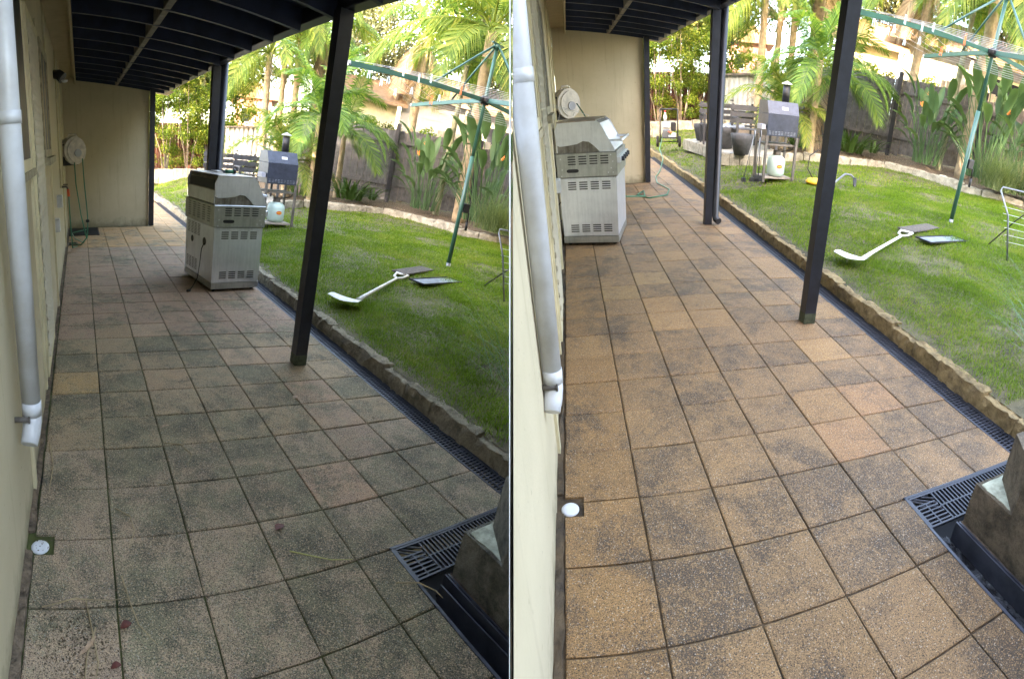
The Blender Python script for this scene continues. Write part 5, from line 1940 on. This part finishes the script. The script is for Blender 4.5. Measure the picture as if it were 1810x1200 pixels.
# ------------------------------------------------------------------ pressure washer, hand tools, yellow base (clean yard)
def washer():
    t = thing('pressure_washer', 'petrol pressure washer on black trolley wheels standing on the lawn', 'pressure washer', 1, (2.32, 11.5, .28), R(-8))
    fr = MB()
    for x in (0, .42):
        fr.tube([(x, .25, .10), (x, .0, .14), (x + .0, -.02, .42), (x, .12, .78), (x, .14, .84)], .016, 8)
    put('trolley_frame', fr.tube([(0, .14, .84), (.42, .14, .84)], .016, 8).tube([(0, -.02, .22), (.42, -.02, .22)], .014, 8), 'black', t)
    put('engine_block', MB().box(.06, .24, .02, .28, .20, .40, .02).tube([(.10, .0, .28), (.10, .06, .28)], .07, 14), 'tubegrey', t)
    put('fuel_tank', MB().box(.05, .23, .04, .26, .42, .56, .03), 'white', t)
    put('air_filter', MB().box(.26, .38, .04, .24, .36, .56, .02), 'black', t)
    put('pump', MB().tube([(.20, .02, .24), (.38, .02, .24)], .035, 12).box(.28, .38, 0, .12, .18, .32, .01), 'steel', t)
    put('detergent_bottle', MB().lathe([(0, .58), (.04, .58), (.045, .68), (.02, .74), (.018, .77), (0, .77)], 12, (.12, .12, 0)), 'white', t)
    put('bottle_cap', MB().tube([(.12, .12, .77), (.12, .12, .81)], .022, 10), 'red', t)
    put('starter_grip', MB().tube([(.18, -.01, .36), (.27, -.01, .33)], .012, 8), 'orange_tap', t)
    for x in (-.06, .48):
        w = put('wheel', MB().tube([(x - .03, .18, .12), (x + .03, .18, .12)], .125, 18), 'rubber', t)
        put('rim', MB().tube([(x - .033, .18, .12), (x + .033, .18, .12)], .06, 14), 'tubegrey', w)
    put('axle', MB().tube([(-.06, .18, .12), (.48, .18, .12)], .012, 8), 'black', t)
    # tools leaning on the terrace edge
    for i, (w, x, lean_, mt) in enumerate((('thin fire poker leaning by the left leg of the smoker', 2.80, .10, 0), ('black hand brush on a long handle beside the smoker', 2.99, .04, 1), ('black long-handled pan beside the brush', 3.05, .0, 1))):
        h = thing('hearth_tool', w, 'tool', 1, (x, 6.55, lawn(x, 6.5) + .02))
        put('handle', MB().tube([(0, 0, .05), (lean_ * 1.5, .05, .72)], .007, 6).tube([(lean_ * 1.5, .05, .6), (lean_ * 1.55, .05, .76)], .014, 8), 'tubegrey' if i < 2 else 'black', h)
        put('head', MB().box(-.03 - .05 * mt, .03 + .03 * mt, -.03, .03, 0, .06 + .03 * (i == 2)), 'black', h)
    y = thing('yellow_base', 'round yellow plastic base with a black looped tube on the lawn', 'sprinkler', 1, (3.98, 6.38, lawn(3.98, 6.38) + .02))
    put('base_disc', MB().lathe([(0, 0), (.15, 0), (.16, .03), (.10, .08), (0, .09)], 20), 'yellow', y)
    put('looped_tube', MB().tube([(-.05, 0, .08), (-.16, .0, .22), (-.14, .02, .42), (.0, .02, .52), (.12, .0, .46), (.15, 0, .3)], .009, 8), 'black', y)
    g = thing('spray_lance', 'bent grey spray lance with black grip standing on the lawn behind the post', 'spray lance', 1)
    put('lance_tube', MB().tube([(4.10, 6.1, .30), (4.3, 6.2, .42), (4.50, 6.35, .50), (4.62, 6.35, .50), (4.68, 6.30, .44)], .017, 8), 'tubegrey', g)
    put('lance_grip', MB().tube([(4.68, 6.30, .46), (4.66, 6.20, .16)], .030, 10), 'black', g)
    put('lance_tip', MB().tube([(4.66, 6.20, .16), (4.655, 6.18, .09)], .010, 8), 'wire', g)


washer()


# ------------------------------------------------------------------ litter on the mossy paving
def curl_leaf(L, w, up, seed=0):
    V, F = [], []
    n = 6
    for i in range(n + 1):
        s = i / n
        ww = w * math.sin(math.pi * min(.97, s * .94 + .03)) * .5
        z = up * math.sin(math.pi * s) + .003
        y = .12 * L * math.sin(s * 2.4 + seed)
        V += [(L * s, y - ww, z + up * .5), (L * s, y, z), (L * s, y + ww, z + up * .4)]
    for i in range(n):
        F += [(3 * i, 3 * i + 1, 3 * i + 4, 3 * i + 3), (3 * i + 1, 3 * i + 2, 3 * i + 5, 3 * i + 4)]
    return MB().add(V, F, True)


def litter():
    L = (((.52, -.46), .085, .018, 'leaf_dry', 'pale curled dry leaf lying alone on the nearest dark pavers', 2.2), ((.26, -.38), .045, .030, 'leaf_green', 'small bright green leaf on the paver next to the wall', .4),
         ((.97, .235), .05, .035, 'leaf_red', 'dark red-brown leaf on a mossy paver joint', .6), ((.79, -.47), .028, .02, 'leaf_dry', 'small tan leaf on the joint between the nearest pavers', 1.6),
         ((.175, -.18), .09, .016, 'leaf_dry', 'narrow dry leaf among the twigs by the wall', 1.0), ((.20, -.43), .09, .018, 'leaf_dry', 'long brown leaf lying below the green leaf', 2.2),
         ((.31, -.09), .04, .03, 'leaf_red', 'dark crumpled leaf near the ground pipe', .3), ((.62, 1.08), .07, .018, 'leaf_dry', 'thin grey leaf on the row before the veranda post', .6), ((1.95, .92), .08, .010, 'leaf_dry', 'dry leaf resting on the drain grate', 2.4),
         ((1.5, 1.3), .05, .03, 'leaf_dry', 'pale leaf scrap near the drain', 1.1), ((.27, -.22), .035, .022, 'leaf_red', 'small seed husk by the twigs', .2))
    for (p, l, w, m, lab, a) in L:
        o = curl_leaf(l, w, .006, int(a * 3))
        tag(put('fallen_leaf', o, m, k=0, loc=(p[0], p[1], .003), rz=a), lab, 'leaf', group=None)
    tw = (([(.20, .02), (.22, -.10), (.235, -.2), (.21, -.33)], 'thin dry twig crossing the second joint from the wall'), ([(.33, .12), (.35, .0), (.37, -.08), (.42, -.16)], 'pale curved twig lying on the joint near the pipe'),
          ([(.33, .48), (.39, .42), (.40, .34), (.37, .25)], 'fine curved twig above the joint crossing'), ([(.05, .0), (.16, .03), (.28, .02), (.36, .02)], 'dark straight twig along the paver joint'),
          ([(.23, -.08), (.20, -.18), (.19, -.28), (.16, -.38)], 'forked dry stalk lying by the wall'), ([(.98, .12), (1.05, .07), (1.12, .03), (1.20, .0)], 'yellow straw-like stem in the middle of the dark pavers'),
          ([(1.30, -.16), (1.38, -.2), (1.42, -.26), (1.42, -.30)], 'brown twig near the open channel'), ([(.02, 1.0), (.05, .8), (.04, .6)], 'twig lying in the gap against the wall'),
          ([(.62, .95), (.70, .92), (.74, .83), (.70, .74)], 'thin curved stem on the mossy pavers'))
    for pts, lab in tw:
        mb = MB().tube([(x, y, .006 + .004 * (i % 2)) for i, (x, y) in enumerate(pts)], [.0028, .0026, .002, .0012][:len(pts)], 5)
        tag(put('twig', mb, 'twig' if 'yellow' not in lab else 'yellow_stem', k=0), lab, 'twig')
    # crumbs of soil and moss in the joints and by the wall
    r_ = np.random.default_rng(4)
    n = 2600
    j = r_.integers(0, 8, n)
    x = np.where(r_.random(n) < .5, j * T + r_.normal(0, .006, n), np.abs(r_.normal(0, .05, n)))
    y = r_.uniform(-.9, 5, n)
    m2 = r_.random(n) < .25
    y = np.where(m2, r_.integers(-2, 12, n) * PY + r_.normal(0, .006, n), y)
    x = np.where(m2, r_.uniform(0, 2.1, n), x)
    q = r_.random(n) < .30
    cx_, cy_ = np.array([.17, .14, .24, .10])[r_.integers(0, 4, n)], np.array([-.07, -.42, -.15, -.25])[r_.integers(0, 4, n)]
    x = np.where(q, cx_ + r_.normal(0, .05, n), x)
    y = np.where(q, cy_ + r_.normal(0, .045, n), y)
    V, F = leaf_cloud(r_, [((0, 0, 0), (.001, .001, .001))], n, .0095, .6)
    V = V.reshape(n, 4, 3) + np.stack([x, y, np.full(n, .002)], -1)[:, None]
    V[..., 2] = np.abs(V[..., 2])
    V, F = drop_beyond(0, V.reshape(-1, 3), F)
    tag(put('joint_debris', raw_mesh('joint_debris', V, F), 'mulch_dark', k=0), 'crumbs of soil and leaf bits along the joints of the dark mossy pavers', 'debris', kind='stuff')


M['yellow_stem'] = simple('yellow_stem', (.36, .34, .10), .6, var=.2)
M['mulch_dark'] = simple('dark_debris', (.10, .07, .04), .9, var=.6, scale=60, bstr=0)
litter()


# ------------------------------------------------------------------ each yard trimmed to its half of the image, along a plane through the camera
def trim_yards():
    off = Vector(CAM)
    dead = []
    for name, k in list(YARD.items()):
        root = D.objects.get(name)
        if root is None or name.startswith(('two_storey_house', 'far_ground')):
            continue
        group = [root] + list(root.children_recursive)
        left = 0
        for o in group:
            if o.type != 'MESH':
                continue
            m = world_m(o)
            n = len(o.data.vertices)
            if n == 0:
                dead.append(o)
                continue
            co = np.empty(n * 3, np.float32)
            o.data.vertices.foreach_get('co', co)
            A = np.array(m.to_3x3())
            w = co.reshape(-1, 3) @ A.T + np.array(m.translation)
            d = (w - np.array(off)) @ np.array(CX)
            if k == 1:
                d = -d
            if d.max() < -.002:
                left += 1
                continue
            if d.min() > -.004:
                dead.append(o)
                continue
            if o.name.startswith(('frond', 'dead_frond', 'leaf', 'weatherboard', 'line_wires')) and o.name[:5] != 'leaf_' and (m.translation - off).length > 4:
                if (m.translation - off).dot(CX) * (1 if k == 0 else -1) > 0:
                    dead.append(o)
                else:
                    left += 1
                continue
            left += 1
            if o.data.users > 1:
                o.data = o.data.copy()
            cut(o, k)
        if left == 0:
            dead += [o for o in group if o not in dead]
    for o in dead:
        D.objects.remove(o)


trim_yards()
